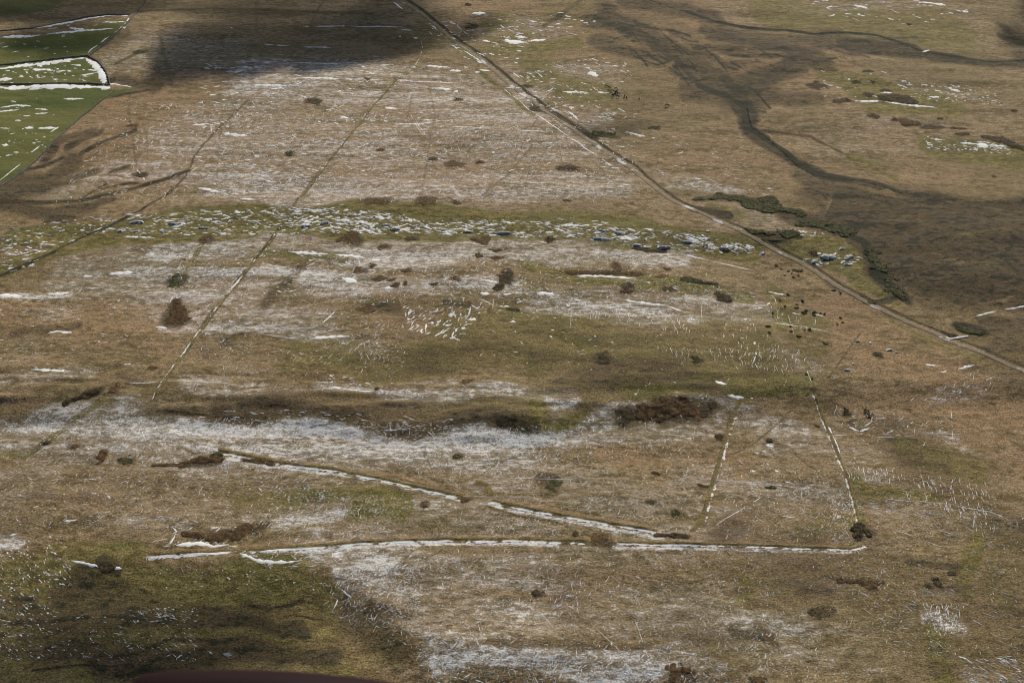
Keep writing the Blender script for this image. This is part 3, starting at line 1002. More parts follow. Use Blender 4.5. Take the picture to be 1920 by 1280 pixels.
SC = '''
60,420 200,402 240,430 60,470 0,490 0,440|80 5 8 4 16 1.2 2.6 0
240,400 420,395 430,440 230,440|110 0 7 4 18 1.2 2.6 0
400,395 560,390 560,440 400,440|100 0 10 4 22 1 2.6 0
550,388 700,395 840,420 840,440 550,436|230 -5 12 4 26 1.1 3.4 0
830,410 1100,418 1200,432 1200,450 830,440|170 -3 10 4 26 1.1 2.8 0
1050,405 1300,440 1420,465 1420,480 1200,465 1050,440|120 -6 10 4 22 1 2.2 0
1290,435 1420,462 1420,470 1290,460|40 -8 8 8 26 1.5 3 1
0,450 110,440 60,500 0,520|50 8 12 5 16 1.5 3 0
1500,430 1560,438 1550,445 1490,440|12 -12 10 6 16 1.5 3 0
1500,470 1620,480 1600,505 1500,495|26 -5 14 5 14 1.5 3 0
755,575 900,575 860,640 770,620|95 38 30 4 15 1.6 4.6 0
880,560 1110,560 1100,600 900,600|45 5 20 3 12 1.5 3 0
900,600 1150,600 1150,700 900,700|30 5 25 3 9 1.5 3.2 0
1150,600 1480,640 1480,760 1100,760|45 5 40 3 9 1.3 3 0
1190,585 1400,600 1460,640 1250,625|60 80 14 5 12 .9 1.6 1
1230,650 1460,655 1440,690 1250,690|70 75 25 5 13 .9 1.5 1
1380,640 1500,655 1490,700 1390,690|50 75 25 6 16 1 1.8 0
1490,660 1560,690 1540,700 1480,680|20 50 30 5 12 1 1.7 0
1440,570 1540,600 1530,620 1440,610|28 75 30 4 12 1 2 0
1580,870 1660,885 1650,900 1590,895|40 70 20 5 14 1 2 0
1640,880 1860,905 1870,1020 1820,1010 1780,960 1640,900|150 78 14 5 17 .9 1.5 1
1560,940 1615,945 1600,975 1560,975|40 70 18 6 14 1 1.8 0
1600,930 1860,960 1800,1010 1620,980|50 -20 10 8 22 .9 1.3 1
1730,1130 1810,1130 1790,1190 1740,1190|90 70 20 5 14 1.2 2.4 0
1600,1060 1900,1060 1900,1270 1600,1200|80 -30 12 6 22 .8 1.2 0
1790,1230 1920,1230 1920,1290 1830,1290|60 -25 14 6 18 1 2 0
1560,760 1860,790 1840,840 1560,830|100 10 40 4 12 .9 1.8 1
1700,710 1860,690 1860,740 1700,760|60 20 20 5 16 1 1.8 1
1400,880 1480,900 1500,960 1380,960|24 10 30 4 10 1 2.4 0
1100,560 1300,600 1300,625 1100,600|50 85 12 6 16 .9 1.5 0
0,1020 120,1000 140,1100 0,1110|140 -25 12 4 10 1.5 3 0
0,1110 110,1120 100,1230 0,1240|130 -20 14 4 10 1.5 3 0
90,1160 370,1130 370,1240 100,1240|150 -15 18 4 10 1.2 2.6 0
300,1060 640,1060 600,1110 300,1110|60 -5 20 2 7 1.2 2.8 0
600,1090 720,1100 720,1180 610,1160|70 20 35 4 12 1.2 2.8 0
260,1140 370,1140 370,1165 260,1165|40 -20 12 4 10 1.2 2.4 0
300,985 460,985 440,1030 280,1035|50 25 20 5 16 1.5 3 0
440,1035 640,1015 640,1060 480,1065|90 10 25 5 18 1.3 3 0
780,1215 1240,1225 1240,1285 780,1285|200 10 40 4 14 1.2 3 0
680,1150 1250,1170 1250,1230 720,1215|90 5 45 4 13 1 2 0
620,1060 780,1060 760,1110 640,1110|80 20 35 4 13 1.1 2.4 0
330,775 700,790 1050,815 1000,840 700,840 340,800|200 5 30 3 10 1.2 2.6 0
420,760 900,785 900,815 600,805 420,785|60 -3 6 6 18 1 1.8 0
600,700 700,715 700,735 600,730|40 0 20 4 12 1.2 2.4 0
1080,790 1220,770 1330,735 1340,745 1260,790 1080,820|60 20 35 4 12 1.1 2.2 0
360,340 560,310 640,330 600,360 380,365|70 -3 12 5 20 1.2 2.2 1
300,180 760,200 760,330 300,300|220 -4 12 4 16 1 1.9 1
760,200 1180,220 1200,330 760,330|120 -4 14 4 16 1 1.7 1
380,110 760,120 760,200 380,180|130 -2 10 5 20 1 1.9 1
790,40 1000,40 980,130 850,110|60 -8 14 4 16 1.2 2.4 0
930,110 1180,110 1200,260 1000,200|130 -12 16 4 14 1.1 2.2 1
920,30 1120,20 1120,70 920,70|36 -3 10 4 14 1.1 2.2 0
1180,220 1400,300 1460,370 1240,330|70 -8 12 4 14 .9 1.5 1
1480,0 1800,0 1840,60 1560,40|40 -8 14 4 12 1.2 2.6 1
1540,125 1660,130 1660,200 1540,180|26 -5 10 3 9 1.3 2.4 0
1680,150 1860,165 1880,200 1700,185|90 -8 10 3 10 1.3 2.4 0
1730,255 1890,268 1900,290 1740,280|100 -8 10 3 10 1.3 2.4 0
0,235 110,235 90,285 0,300|26 -2 8 4 12 1.2 2.8 0
0,120 150,118 180,150 0,158|40 -8 8 5 18 1.4 3 0
0,180 160,180 120,230 0,230|10 0 8 5 16 1.4 2.6 0
0,50 230,40 170,95 0,115|14 3 8 5 14 1.2 2.4 0
250,400 640,380 650,395 250,400|24 -3 10 5 20 1 2 0
0,540 200,540 260,600 0,600|60 2 14 4 14 1 2.2 0
250,460 520,460 560,560 330,560|110 0 18 4 14 1 2 1
540,470 900,480 960,560 560,540|170 0 18 4 14 1 2.2 1
960,470 1300,500 1400,560 960,560|90 -4 16 4 12 1 2 1
330,570 720,560 720,680 330,680|110 10 30 4 12 1 2 1
0,600 300,620 280,700 0,700|60 -3 14 4 14 1 1.9 1
480,900 640,880 640,980 500,990|70 20 30 4 12 1 2 1
0,870 420,870 560,900 560,980 0,980|140 -8 18 4 14 1 1.9 1
960,840 1300,830 1300,1000 960,960|130 0 50 3 10 1 1.9 0
1300,860 1600,860 1600,1010 1320,1000|110 0 50 3 9 1 1.9 0
640,1030 1400,1030 1500,1200 700,1180|220 0 50 3 11 .9 1.7 0
1250,1200 1480,1210 1480,1280 1250,1280|70 10 50 3 11 1 2.2 0
'''
for ln in SC.strip().split('\n'):
    p, a = ln.split('|'); n, ang, spd, l0, l1, w0, w1, cl = [float(v) for v in a.split()]
    scatter(p, int(n*1.25), ang, spd, l0, l1, w0, w1, cl)
FINE = '''
640,1030 1400,1030 1600,1280 760,1280|900
440,900 1000,960 1280,1010 480,1020|500
1250,860 1600,880 1600,1020 1300,1010|300
1560,850 1920,900 1920,1260 1500,1200|450
250,780 1100,800 1060,900 260,880|700
0,870 440,880 440,990 0,990|260
0,790 280,770 280,870 0,870|160
960,820 1340,800 1300,990 900,930|420
300,460 1300,480 1400,580 300,560|800
330,600 760,600 760,740 330,730|260
250,180 1150,240 1230,380 100,380|900
600,1060 800,1060 780,1180 640,1150|220
'''
for ln in FINE.strip().split('\n'):                      # slivers of snow lodged between single tussocks
    p, n_ = ln.split('|'); scatter(p, int(n_)*2, -5, 35, 2.5, 7, .6, 1.6, 1); scatter(p, int(n_)//2, 60, 25, 3, 9, .6, 1.5, 1)
ms = simple('snow', (.84,.83,.81), (.89,.88,.86), .8)
SV = np.array(SV); SV[:,2] += Hf(SV[:,0], SV[:,1])
sn = mesh_obj('snow', SV, np.array(SF), ms, smooth=True); tag(sn, kind='stuff')
# ---------------------------------------------------------------- earth banks of the old enclosure
def bank(name, px, wd, ht, label, snow=1.0, wob=.5, green=.5):
    pw = resample(wpts(px), 1.1); v = []; f = []; a = {'green': [], 'dust': [], 'drift': [], 'rust': [], 'dark': []}
    prof = [(-1.35,-.25),(-1.15,.04),(-.75,.10),(-.36,.16),(-.12,.9),(.12,1.0),(.45,.7),(.8,.2),(1.15,-.25)]
    sm = [(sum(p[0] for p in pw[max(0,i-3):i+4])/len(pw[max(0,i-3):i+4]), sum(p[1] for p in pw[max(0,i-3):i+4])/len(pw[max(0,i-3):i+4])) for i in range(len(pw))]
    for i, p in enumerate(sm):
        q0 = sm[max(i-1,0)]; q1 = sm[min(i+1,len(sm)-1)]; tx, ty = q1[0]-q0[0], q1[1]-q0[1]; L = math.hypot(tx,ty) or 1
        nx, ny = -ty/L, tx/L
        if ny < -.2 or (abs(ny) <= .2 and nx < 0): nx, ny = -nx, -ny          # far side positive
        e = min(1, min(i, len(sm)-1-i)/3); k = 1+wob*(float(fbm(p[0], p[1], 7, 8, 2))-.5)
        hs = .36*ht*e*(1+1.1*(float(fbm(p[0], p[1], 9, 6, 2))-.5))
        for j, (o, z) in enumerate(prof):
            x, y = p[0]+nx*o*wd*k*.5, p[1]+ny*o*wd*k*.5
            v.append((x, y, float(Hf(x, y))+(z*hs if z > 0 else z)+R.uniform(-.05,.05)))
            sd = snow*float(fbm(p[0], p[1], 5, 14, 3))*2.2-.35*snow
            a['drift'].append(min(1, .35+.45*sd) if snow and j == 2 or (snow and j == 1 and R.random() < .6) else (.30+.25*sd if snow and j == 3 else 0))
            a['green'].append(green if j >= 4 else 0); a['rust'].append(.5 if j >= 6 else 0); a['dust'].append(0 if j > 3 else .3*snow); a['dark'].append(.12)
    n = len(prof)
    for i in range(len(sm)-1):
        for j in range(n-1): f.append((i*n+j, i*n+j+1, (i+1)*n+j+1, (i+1)*n+j))
    o = mesh_obj(name, v, f, MG, a, smooth=True); tag(o, label, 'bank', 'earth banks of the old enclosure'); return o
bank('earth_bank', parse('402,840 430,848 500,862 560,872 640,882 740,902 810,918 876,932'), 4.9, 1.3, 'long snow-lined earth bank from the brown hollow down to the hook-shaped bank')
bank('earth_bank', parse('914,937 960,946 1000,955 1100,972 1200,989 1240,997'), 4.8, 1.3, 'snow-lined earth bank right of the gap, ending where three banks meet')
bank('earth_bank', parse('455,1032 540,1026 600,1023 700,1014 850,1010 960,1010 1044,1013 1108,1013'), 4.5, 1.2, 'nearly level snow-lined earth bank lowest in view, left of the brown bracken clump on it')
bank('earth_bank', parse('1150,1016 1280,1018 1400,1021 1500,1025 1580,1028 1606,1027 1622,1018'), 3.9, 1.1, 'straight snow-lined earth bank reaching right to the dark two-lobed bush')
bank('earth_bank', parse('268,1040 330,1036 400,1034 440,1031'), 5.0, .9, 'short low earth bank with snow below the white drifts at lower left')
bank('earth_bank', parse('1290,1000 1308,990 1320,965 1330,930 1342,890 1354,850 1366,805 1376,770'), 3.4, .8, 'slim curved bank climbing from the junction of banks towards the big brown thicket', snow=.42, green=.6)
bank('earth_bank', parse('1527,735 1540,775 1556,815 1574,860 1592,905 1604,950 1612,985'), 2.6, .7, 'slim olive bank with broken snow running up from the two-lobed bush', snow=.5, green=.95)
bank('earth_bank', parse('882,903 900,903 913,911 919,922 916,936'), 4.2, .7, 'short hook-shaped grassy bank above the gap in the long bank', snow=0, green=.7)
bank('earth_bank', parse('905,946 940,957 975,967 1030,975 1064,984 1078,1002'), 2.2, .4, 'faint bare brown bank curving below the long snow-lined bank', snow=0, green=.4)
bank('earth_bank', parse('524,430 505,458 482,485 455,520 425,556 395,596 362,640 336,676 306,716 288,745'), 2.2, .6, 'long straight slanting bank from the rocky scarp down past the wedge of bracken', snow=.35, green=.6)
bank('earth_bank', parse('560,372 590,338 625,292 660,250 700,198 745,150 780,127'), 2.4, .5, 'far slanting bank beyond the rocky scarp, kinked at its top end', snow=.1, green=.6)

# ---------------------------------------------------------------- field walls
mw = simple('drystone', (.08,.08,.07), (.22,.21,.19), 1.6, bump=.2)
def wall(px, ht, th, label):
    pw = resample(wpts(px), .9); v = []; f = []
    for i, p in enumerate(pw):
        q0 = pw[max(i-1,0)]; q1 = pw[min(i+1,len(pw)-1)]; tx, ty = q1[0]-q0[0], q1[1]-q0[1]; L = math.hypot(tx,ty) or 1
        nx, ny = -ty/L, tx/L; z = float(Hf(*p)); h = ht*(1+R.uniform(-.14,.1)); j = R.uniform(-.1,.1)
        if R.random() < .03: h *= .5
        for o, zz in ((-1,-.3),(-.85,.45*h),(-.55,h),(.55,h*R.uniform(.93,1.05)),(.85,.45*h),(1,-.3)):
            v.append((p[0]+nx*(o*th/2+j), p[1]+ny*(o*th/2+j), z+zz))
    for i in range(len(pw)-1):
        for k in range(5): f.append((i*6+k, i*6+k+1, i*6+k+7, i*6+k+6))
    for e in (0, (len(pw)-1)*6): f.append(tuple(range(e, e+6)))
    return tag(mesh_obj('stone_wall', v, f, mw), label, 'wall', 'stone walls round the green fields')
wall(parse('280,-12 262,15 246,38 216,65 180,95 166,106'), 1.1, .9, 'dark stone wall along the moor edge of the farthest fields, down to the snow-banked corner')
wall(parse('166,106 184,116 197,132 204,148 206,160'), 1.0, .8, 'short curved stone wall behind the thick white drift at the field corner')
wall(parse('214,170 198,184 150,221 92,276 45,320 -30,372'), 1.1, .9, 'dark stone wall on the moor edge of the nearest green field')
wall(parse('-30,126 50,117 100,111 150,106 165,105'), 1.0, .8, 'stone wall behind the upper long snow drift between the green fields')
wall(parse('-30,158 60,158 120,157 170,157 206,160'), 1.0, .8, 'stone wall behind the lower long snow drift between the green fields')
wall(parse('-30,62 60,54 110,44 160,33 205,28 244,28'), .9, .9, 'farthest cross wall closing the top green field')

# ---------------------------------------------------------------- track
def ribbon(name, px, wd, mat, lift, prof, step=1.2, rag=.25):
    pw = resample(wpts(px), step); v = []; f = []; ac = []
    pw = [(sum(p[0] for p in pw[max(0,i-6):i+7])/len(pw[max(0,i-6):i+7]), sum(p[1] for p in pw[max(0,i-6):i+7])/len(pw[max(0,i-6):i+7])) for i in range(len(pw))]
    for i, p in enumerate(pw):
        q0 = pw[max(i-1,0)]; q1 = pw[min(i+1,len(pw)-1)]; tx, ty = q1[0]-q0[0], q1[1]-q0[1]; L = math.hypot(tx,ty) or 1
        nx, ny = -ty/L, tx/L
        if nx < 0: nx, ny = -nx, -ny
        k0 = 1+rag*R.uniform(-1,1); k1 = 1+rag*R.uniform(-1,1); w_ = wd(i/len(pw)) if callable(wd) else wd
        for o, z in prof:
            oo = o*(k0 if o < -.8 else k1 if o > .8 else 1)
            x, y = p[0]+nx*oo*w_/2, p[1]+ny*oo*w_/2; v.append((x, y, float(Hf(x,y))+lift+z)); ac.append(o)
    n = len(prof)
    for i in range(len(pw)-1):
        for j in range(n-1): f.append((i*n+j, i*n+j+1, (i+1)*n+j+1, (i+1)*n+j))
    return mesh_obj(name, v, f, mat, {'across': ac}, smooth=True)
n = NB('track_dirt'); ac = n.attr('across'); nz = n.noise(1/1.5, 3); nl = n.noise(1/18, 2, off=(4,4,4))
rut = n.step(n.m_('ABSOLUTE', n.m_('SUBTRACT', n.m_('ABSOLUTE', ac), .5)), .14, .34)
dirt = n.mix(n.step(nz, .35, .65), (.33,.26,.185), (.225,.17,.115)); gr = n.mix(n.step(nz, .4, .6), (.15,.125,.06), (.19,.15,.09))
c = n.mix(n.m_('MULTIPLY', rut, .8), dirt, gr)
c = n.mix(n.step(n.m_('ADD', nl, n.m_('MULTIPLY', nz, .3)), .73, .80), c, (.62,.60,.58)); n.col(c)
TR = parse('735,-12 760,8 800,35 829,58 857,82 888,103 917,125 940,145 963,165 1007,197 1040,220 1073,243 1103,263 1133,284 1187,318 1233,357 1273,383 1330,406 1375,428 1440,461 1513,498 1580,543 1637,573 1713,609 1773,635 1863,671 1940,704')
PR = [(-1,-.2),(-.86,.03),(-.5,-.03),(0,.06),(.5,-.03),(.86,.03),(1,-.2)]
t = ribbon('track', TR, 3.3, n.m, .16, PR); tag(t, kind='structure')
t2 = ribbon('path', parse('1770,634 1785,636 1800,632 1822,630'), 1.6, simple('pale_grit', (.55,.52,.47), (.75,.73,.70), 1), .3, PR, .6); tag(t2, kind='structure')

# ---------------------------------------------------------------- streams
n = NB('stream_water', .5); n.p.inputs['Specular IOR Level'].default_value = .0; n.col((.012,.014,.012)); n.bump(n.noise(3, 2), .05)
def stream(px, wd): tag(ribbon('stream', px, wd*.8, n.m, .0, [(-1,-.25),(-.8,0),(.8,0),(1,-.25)], 1.0, .7), kind='structure')
stream(parse('1180,-8 1240,8 1290,24 1330,38 1365,45 1400,52 1440,55 1480,57 1520,64 1555,62 1600,62 1640,66 1680,78 1712,90 1730,98 1770,104 1810,110 1860,116 1930,113'), 2.2)
stream(parse('1400,200 1404,222 1410,240 1440,260 1472,288 1490,308 1520,326 1560,334 1600,336 1650,348 1700,366'), 1.6)
# ---------------------------------------------------------------- shrubs, bracken and heather clumps
VM = {'b': simple('bracken', (.075,.044,.018), (.175,.108,.052), .5), 'k': simple('heather', (.035,.028,.013), (.120,.085,.042), .5),
      'd': simple('gorse_green', (.022,.028,.010), (.110,.100,.038), .45), 'g': simple('moss_green', (.05,.14,.015), (.07,.20,.03), 1)}
NAMES = {'b': ('bracken_patch','bracken'), 'k': ('heather_clump','heather'), 'd': ('gorse_bush','gorse'), 'g': ('moss_cushion','moss')}
def clump(strokes, kind, label, ht=.9, group=None, dens=1.0):
    """strokes: list of (x0,y0,x1,y1,rx,ry) in survey units; every clump is its own mesh of a low body and shaggy sprays"""
    cap = []
    for x0,y0,x1,y1,rx,ry in strokes:
        a, b = at(x0,y0), at(x1,y1); sx, sy = mpp((y0+y1)/2); cap.append((a[0],a[1],b[0],b[1],rx*sx,ry*sy))
    x0 = min(min(c[0],c[2])-c[4] for c in cap)*1.0; x1 = max(max(c[0],c[2])+c[4] for c in cap)
    y0 = min(min(c[1],c[3])-c[5] for c in cap); y1 = max(max(c[1],c[3])+c[5] for c in cap)
    size = max(x1-x0, y1-y0); st = max(.28, min(.8, min(min(c[4],c[5]) for c in cap)/4.5)); x0 -= size*.25+1; x1 += size*.25+1; y0 -= size*.25+1; y1 += size*.25+1
    gx, gy = np.meshgrid(np.arange(x0, x1, st), np.arange(y0, y1, st)); gx = gx+(np.random.RandomState(3).rand(*gx.shape)-.5)*st*.5
    f = np.full(gx.shape, -9.0)
    sc = max(1.2, size*.16)
    wob = (fbm(gx, gy, sc*1.9, 50, 4)-.5)*2.1+(fbm(gx, gy, 6.5, 55, 3)-.5)*5.5*(kind == 'd' and size > 20)+(fbm(gx, gy, 2.4, 57, 3)-.5)*1.3
    for ax,ay,bx,by,rx,ry in cap:
        px_, py_ = gx/rx, gy/ry; ux, uy = ax/rx, ay/ry; dx, dy = bx/rx-ux, by/ry-uy; L = dx*dx+dy*dy+1e-9
        t = np.clip(((px_-ux)*dx+(py_-uy)*dy)/L, 0, 1); d = np.hypot(px_-ux-t*dx, py_-uy-t*dy); f = np.maximum(f, 1-d)
    f = f+wob*.8
    hs = np.clip(f*2.2, 0, 1)**.6; gz = Hf(gx, gy); hh = gz-.12+hs*ht*(.35+.75*fbm(gx, gy, 1.6, 60, 2))
    ins = f > 0; nr, nc = gx.shape; ids = -np.ones(gx.shape, int); v = []; fc = []
    def vid(i, j):
        if ids[i,j] < 0: ids[i,j] = len(v); v.append((gx[i,j], gy[i,j], hh[i,j] if ins[i,j] else gz[i,j]-.25))
        return ids[i,j]
    for i in range(nr-1):
        for j in range(nc-1):
            if ins[i:i+2,j:j+2].sum() >= 2: fc.append((vid(i,j), vid(i,j+1), vid(i+1,j+1), vid(i+1,j)))
    cells = np.argwhere(f > -.06)
    for (i, j) in cells:                                    # sprays of stems and fronds
        if R.random() > dens*min(1.0, (st/.55)**2*1.0+.15): continue
        x = gx[i,j]+R.uniform(-.5,.5)*st; y = gy[i,j]+R.uniform(-.5,.5)*st; z = hh[i,j] if ins[i,j] else gz[i,j]; b = len(v); L = R.uniform(.3,.65)*(.5+ht*.6)
        for k in range(4):
            a = R.random()*6.28; r = L*R.uniform(.5,1.1); q = len(v)
            v += [(x+math.cos(a+1.6)*.09, y+math.sin(a+1.6)*.09, z), (x-math.cos(a+1.6)*.09, y-math.sin(a+1.6)*.09, z), (x+math.cos(a)*r, y+math.sin(a)*r, z+L*R.uniform(.15,.8))]
            fc.append((q, q+1, q+2))
    if not fc: return None
    ox, oy = (x0+x1)/2, (y0+y1)/2; oz = float(H(ox, oy)); v = [(a-ox, b-oy, c-oz) for a, b, c in v]
    o = mesh_obj(NAMES[kind][0], v, fc, VM[kind]); o.location = (ox, oy, oz)
    return tag(o, label, NAMES[kind][1], group)
def one(cx, cy, rx, ry, kind, label, ht=.8, **k): return clump([(cx,cy,cx,cy,rx,ry)], kind, label, ht, **k)
for ln in BUSH.strip().split('\n'):
    a, lab = ln.split('|'); c_, rx, ry, kd = a.split(); cx, cy = c_.split(',')
    one(float(cx), float(cy), float(rx), float(ry), kd, lab, ht=.45)
for st, kd, lab, ht in MULTI:
    clump(st, kd, lab, ht*.6)
for x, y, rx, ry in [(1477,552,3,2),(1463,563,2,2),(1494,571,4,2),(1494,577,4,2),(1472,574,2,2),(1510,583,4,2.5),(1508,587,4,2),(1529,586,5,2.5),(1538,587,3,2),(1526,591,3,2),(1546,589,3,2),(1580,605,4,2),(1570,608,2,2),(1575,596,2,1.5),(1449,588,2,2),(1449,594,2,2),(1441,612,4,2),(1443,624,3,2.5),(1482,612,3,2),(1484,621,3,2),(1509,619,3,2),(1518,617,3,2),(1518,620,3,2),(1498,631,5,2.5),(1505,565,2,2),(1512,701,3,2),(1523,709,3,2)]:
    one(x, y, rx, ry, 'd', 'tiny dark bush among those dotted over the snowy turf just below the track', .7, group='tiny dark bushes dotted below the track')
for x, y, rx, ry in [(1465,505,2,2),(1478,509,3,2),(1490,507,4,2),(1500,508,5,2.5),(1484,513,2,2),(1471,516,2,1.5),(1488,520,2,1.5),(1497,517,2,1.5),(1563,545,4,2),(1576,550,5,2.5),(1455,498,3,1.5),(1600,561,3,1.5)]:
    one(x, y, rx, ry, 'k', 'tiny dark tuft on the brown slope between the rocky scarp and the track', .6, group='tiny tufts left of the track')
one(1629,457, 4, 4, 'g', 'bright green moss cushion at the spring beside the dark slope', .5)

# ---------------------------------------------------------------- rocks
def rock_mesh(seed, flat_):
    bm = bmesh.new(); bmesh.ops.create_icosphere(bm, subdivisions=3, radius=1); r = random.Random(seed)
    pl = [(Vector((r.gauss(0,1), r.gauss(0,1), abs(r.gauss(0,.6)))).normalized(), r.uniform(.5,.85)) for _ in range(11)]
    for v in bm.verts:
        for nn, d in pl:
            k = v.co.dot(nn)-d
            if k > 0: v.co -= nn*k
        s_ = 1+.12*(float(fbm(v.co.x*3+seed, v.co.y*3+v.co.z*2, 1, 7, 2))-.5)
        v.co *= s_; v.co.z *= flat_
    me = bpy.data.meshes.new('rock'); bm.to_mesh(me); bm.free(); return me
n = NB('limestone', .85); a = n.noise(.9, 5, rough=.7); sp = n.noise(.5, 3, rough=.7, off=(3,3,3))
c = n.mix(n.step(a, .35, .65), (.16,.165,.175), (.34,.34,.345)); c = n.mix(n.step(a, .62, .7), c, (.05,.05,.05)); c = n.mix(n.step(sp, .54, .6), c, SNOW); n.col(c); n.bump(a, .15)
RM = [rock_mesh(i, .45) for i in range(5)]
for m in RM: m.materials.append(n.m)
def rock(x, y, rx, ry, label, group=None):
    wx_, wy_ = at(x, y); sx, sy = mpp(y); o = bpy.data.objects.new('rock', R.choice(RM)); C.objects.link(o)
    a, b = rx*sx*1.1, ry*sy*.9
    o.scale = (a, b, min(a, b, 3.0)*1.0); o.location = (wx_, wy_, float(Hf(wx_, wy_))-.05*b); o.rotation_euler = (R.uniform(-.1,.1), R.uniform(-.1,.1), R.uniform(-.25,.25))
    tag(o, label, 'rock', group)
ROCKS = '''
1557,481 17 7|largest blue-grey rock, snow-flecked, right of the track beside a round dark bush
1593,482 13 5|blue-grey rock right of the largest one
1588,496 11 5|blue-grey rock low right of the largest one, nearest the dark gorse
1527,490 9 4|blue-grey rock left of the largest one below the round dark bush
1540,494 5 3|small blue-grey rock between the largest one and its left neighbour
1578,467 8 4|pale broken rock above the blue-grey rocks right of the track
1629,467 4 3|small white rock under the bright green moss
256,417 14 4|blue rock at the left end of the scarp beside the track
325,420 9 4|blue-grey rock with snow in the left part of the scarp
378,428 14 4|long pale blue rock in the scarp above the red-brown clump
306,434 9 3|blue-white rock low on the scarp left of the long pale one
224,433 7 3|small pale rock at the scarp's left end under the blue rock
1127,433 14 3|dark-topped rock with a snowy foot in the right part of the scarp
1162,436 12 4|grey rock right of the dark-topped one in the scarp
1195,460 9 4|smooth blue rock low on the scarp just above the dark strip
1211,449 5 4|small upright blue rock above the snowy rocks of the scarp
1290,453 12 3|long blue-grey rock in the scarp towards the track
1321,458 8 4|rounded blue rock with a white end in the scarp
1360,465 12 4|dark blue rock in the scarp left of the track
1430,475 9 3|grey rock in the scarp nearest the track
1246,463 14 4|long snowy rock along the scarp foot above the thin white line
610,418 12 4|pale rock in the whitest part of the scarp at left
575,424 10 4|snowy rock left in the whitest part of the scarp
720,422 13 4|white rock with dark cracks in the middle of the scarp
742,430 10 4|white ribbed rock low in the middle of the scarp
945,437 16 4|long white-blue rock in the middle right of the scarp
880,435 12 3|grey rock left of the long white-blue one
1130,448 17 3|long flat pale rock in the scarp, ringed with snow
425,1226 13 5|grey snow-streaked rock on the dark slope at the bottom left
1608,640 6 3|pale rock leftmost of the rocks above the dark oval bush
1632,643 5 3|small pale rock above the dark oval bush
1668,656 9 3|long pale rock right of the dark oval bush
1681,661 4 3|small rock at the right tip of the long pale one
1590,694 7 3|white slab topped with shade in the slanting row of rocks
1579,697 4 2.5|small rock left of the white slab in the slanting row
1599,682 4 2.5|rock topmost in the slanting row
1563,711 4 3|rock lowest in the slanting row
1746,1203 4 4|small lone rock on the bright olive turf at lower right
'''
for ln in ROCKS.strip().split('\n'):
    a, lab = ln.split('|'); c_, rx, ry = a.split(); cx, cy = c_.split(',')
    rock(float(cx), float(cy), float(rx), float(ry), lab)
k = 0
while k < 60:
    x = R.uniform(20, 1420); yc = 430 + (x-700)**2/30000 if x < 700 else 420+(x-700)*.05; y = yc-6+R.gauss(0, 9)
    if y < 395 or y > 478: continue
    k += 1; rock(x, y, R.uniform(2,5), R.uniform(1.2,2.4), 'small pale stone scattered with many others along the rocky scarp', 'small stones along the scarp')

# ---------------------------------------------------------------- grazing animals
mh = simple('dark_hide', (.020,.015,.012), (.035,.026,.020), 3, .8); mb = simple('bay_hide', (.06,.035,.02), (.09,.05,.03), 3, .8)
J = [(0,0,1.12,.30),(.45,0,1.12,.30),(-.45,0,1.12,.31),(-.72,0,1.14,.24),(.74,0,1.12,.22),(.98,0,.95,.15),(1.16,0,.62,.13),(1.27,0,.36,.12),(1.36,0,.2,.07),
     (-.88,0,1.10,.07),(-1.0,0,.8,.06),(-1.02,0,.45,.05)]
E = [(0,1),(0,2),(2,3),(1,4),(4,5),(5,6),(6,7),(7,8),(3,9),(9,10),(10,11)]
for sx_, base, par in ((.55,1,'f'),(-.62,3,'r')):
    for sy_ in (-1,1):
        i0 = len(J); dx = R.uniform(-.08,.08)
        J += [(sx_,.17*sy_,.92,.13),(sx_+dx-(.10 if par == 'r' else 0),.17*sy_,.50,.07),(sx_+dx*1.6,.17*sy_,.22,.055),(sx_+dx*2+.02,.17*sy_,.03,.065)]
        E += [(base,i0),(i0,i0+1),(i0+1,i0+2),(i0+2,i0+3)]
me = bpy.data.meshes.new('pony'); me.from_pydata([j[:3] for j in J], E, []); pony = bpy.data.objects.new('grazing_pony', me); C.objects.link(pony)
sk = pony.modifiers.new('s', 'SKIN'); pony.modifiers.new('d', 'SUBSURF').levels = 1
for v, j in zip(me.skin_vertices[0].data, J): v.radius = (j[3]*(.8 if j[3] > .2 else 1), j[3])
me.skin_vertices[0].data[0].use_root = True
bpy.context.view_layer.update(); dg = bpy.context.evaluated_depsgraph_get()
body = bpy.data.meshes.new_from_object(pony.evaluated_get(dg)); body.name = 'pony_body'; body.materials.clear(); body.materials.append(mh)
body2 = body.copy(); body2.materials.clear(); body2.materials.append(mb)
pony.modifiers.clear(); pony.data = body
HERD = [(1136.3,163,'topmost and leftmost of the dark grazing ponies'),(1142.3,166.7,'dark pony second from the left at the top of the herd'),(1155,168,'dark pony at the top right of the dense herd'),(1156.9,172.8,0),(1147.5,172.3,0),(1141.9,174,'dark pony on the left flank of the herd'),
  (1151.5,174,0),(1155.5,175.4,0),(1160,177.8,'dark pony on the right flank of the dense herd'),(1152.9,178.6,0),(1149,181,'dark pony low on the left of the dense herd'),(1158.3,183,'lowest dark pony of the dense herd, apart from the rest'),
  (1170.9,182,'left one of two dark ponies standing side by side right of the herd'),(1174.9,184,'right one of two dark ponies standing side by side right of the herd'),(1198.6,187,'single brown pony standing well to the right of the herd'),(1250.6,199.5,'solitary dark pony far right of the herd on the brown flat')]
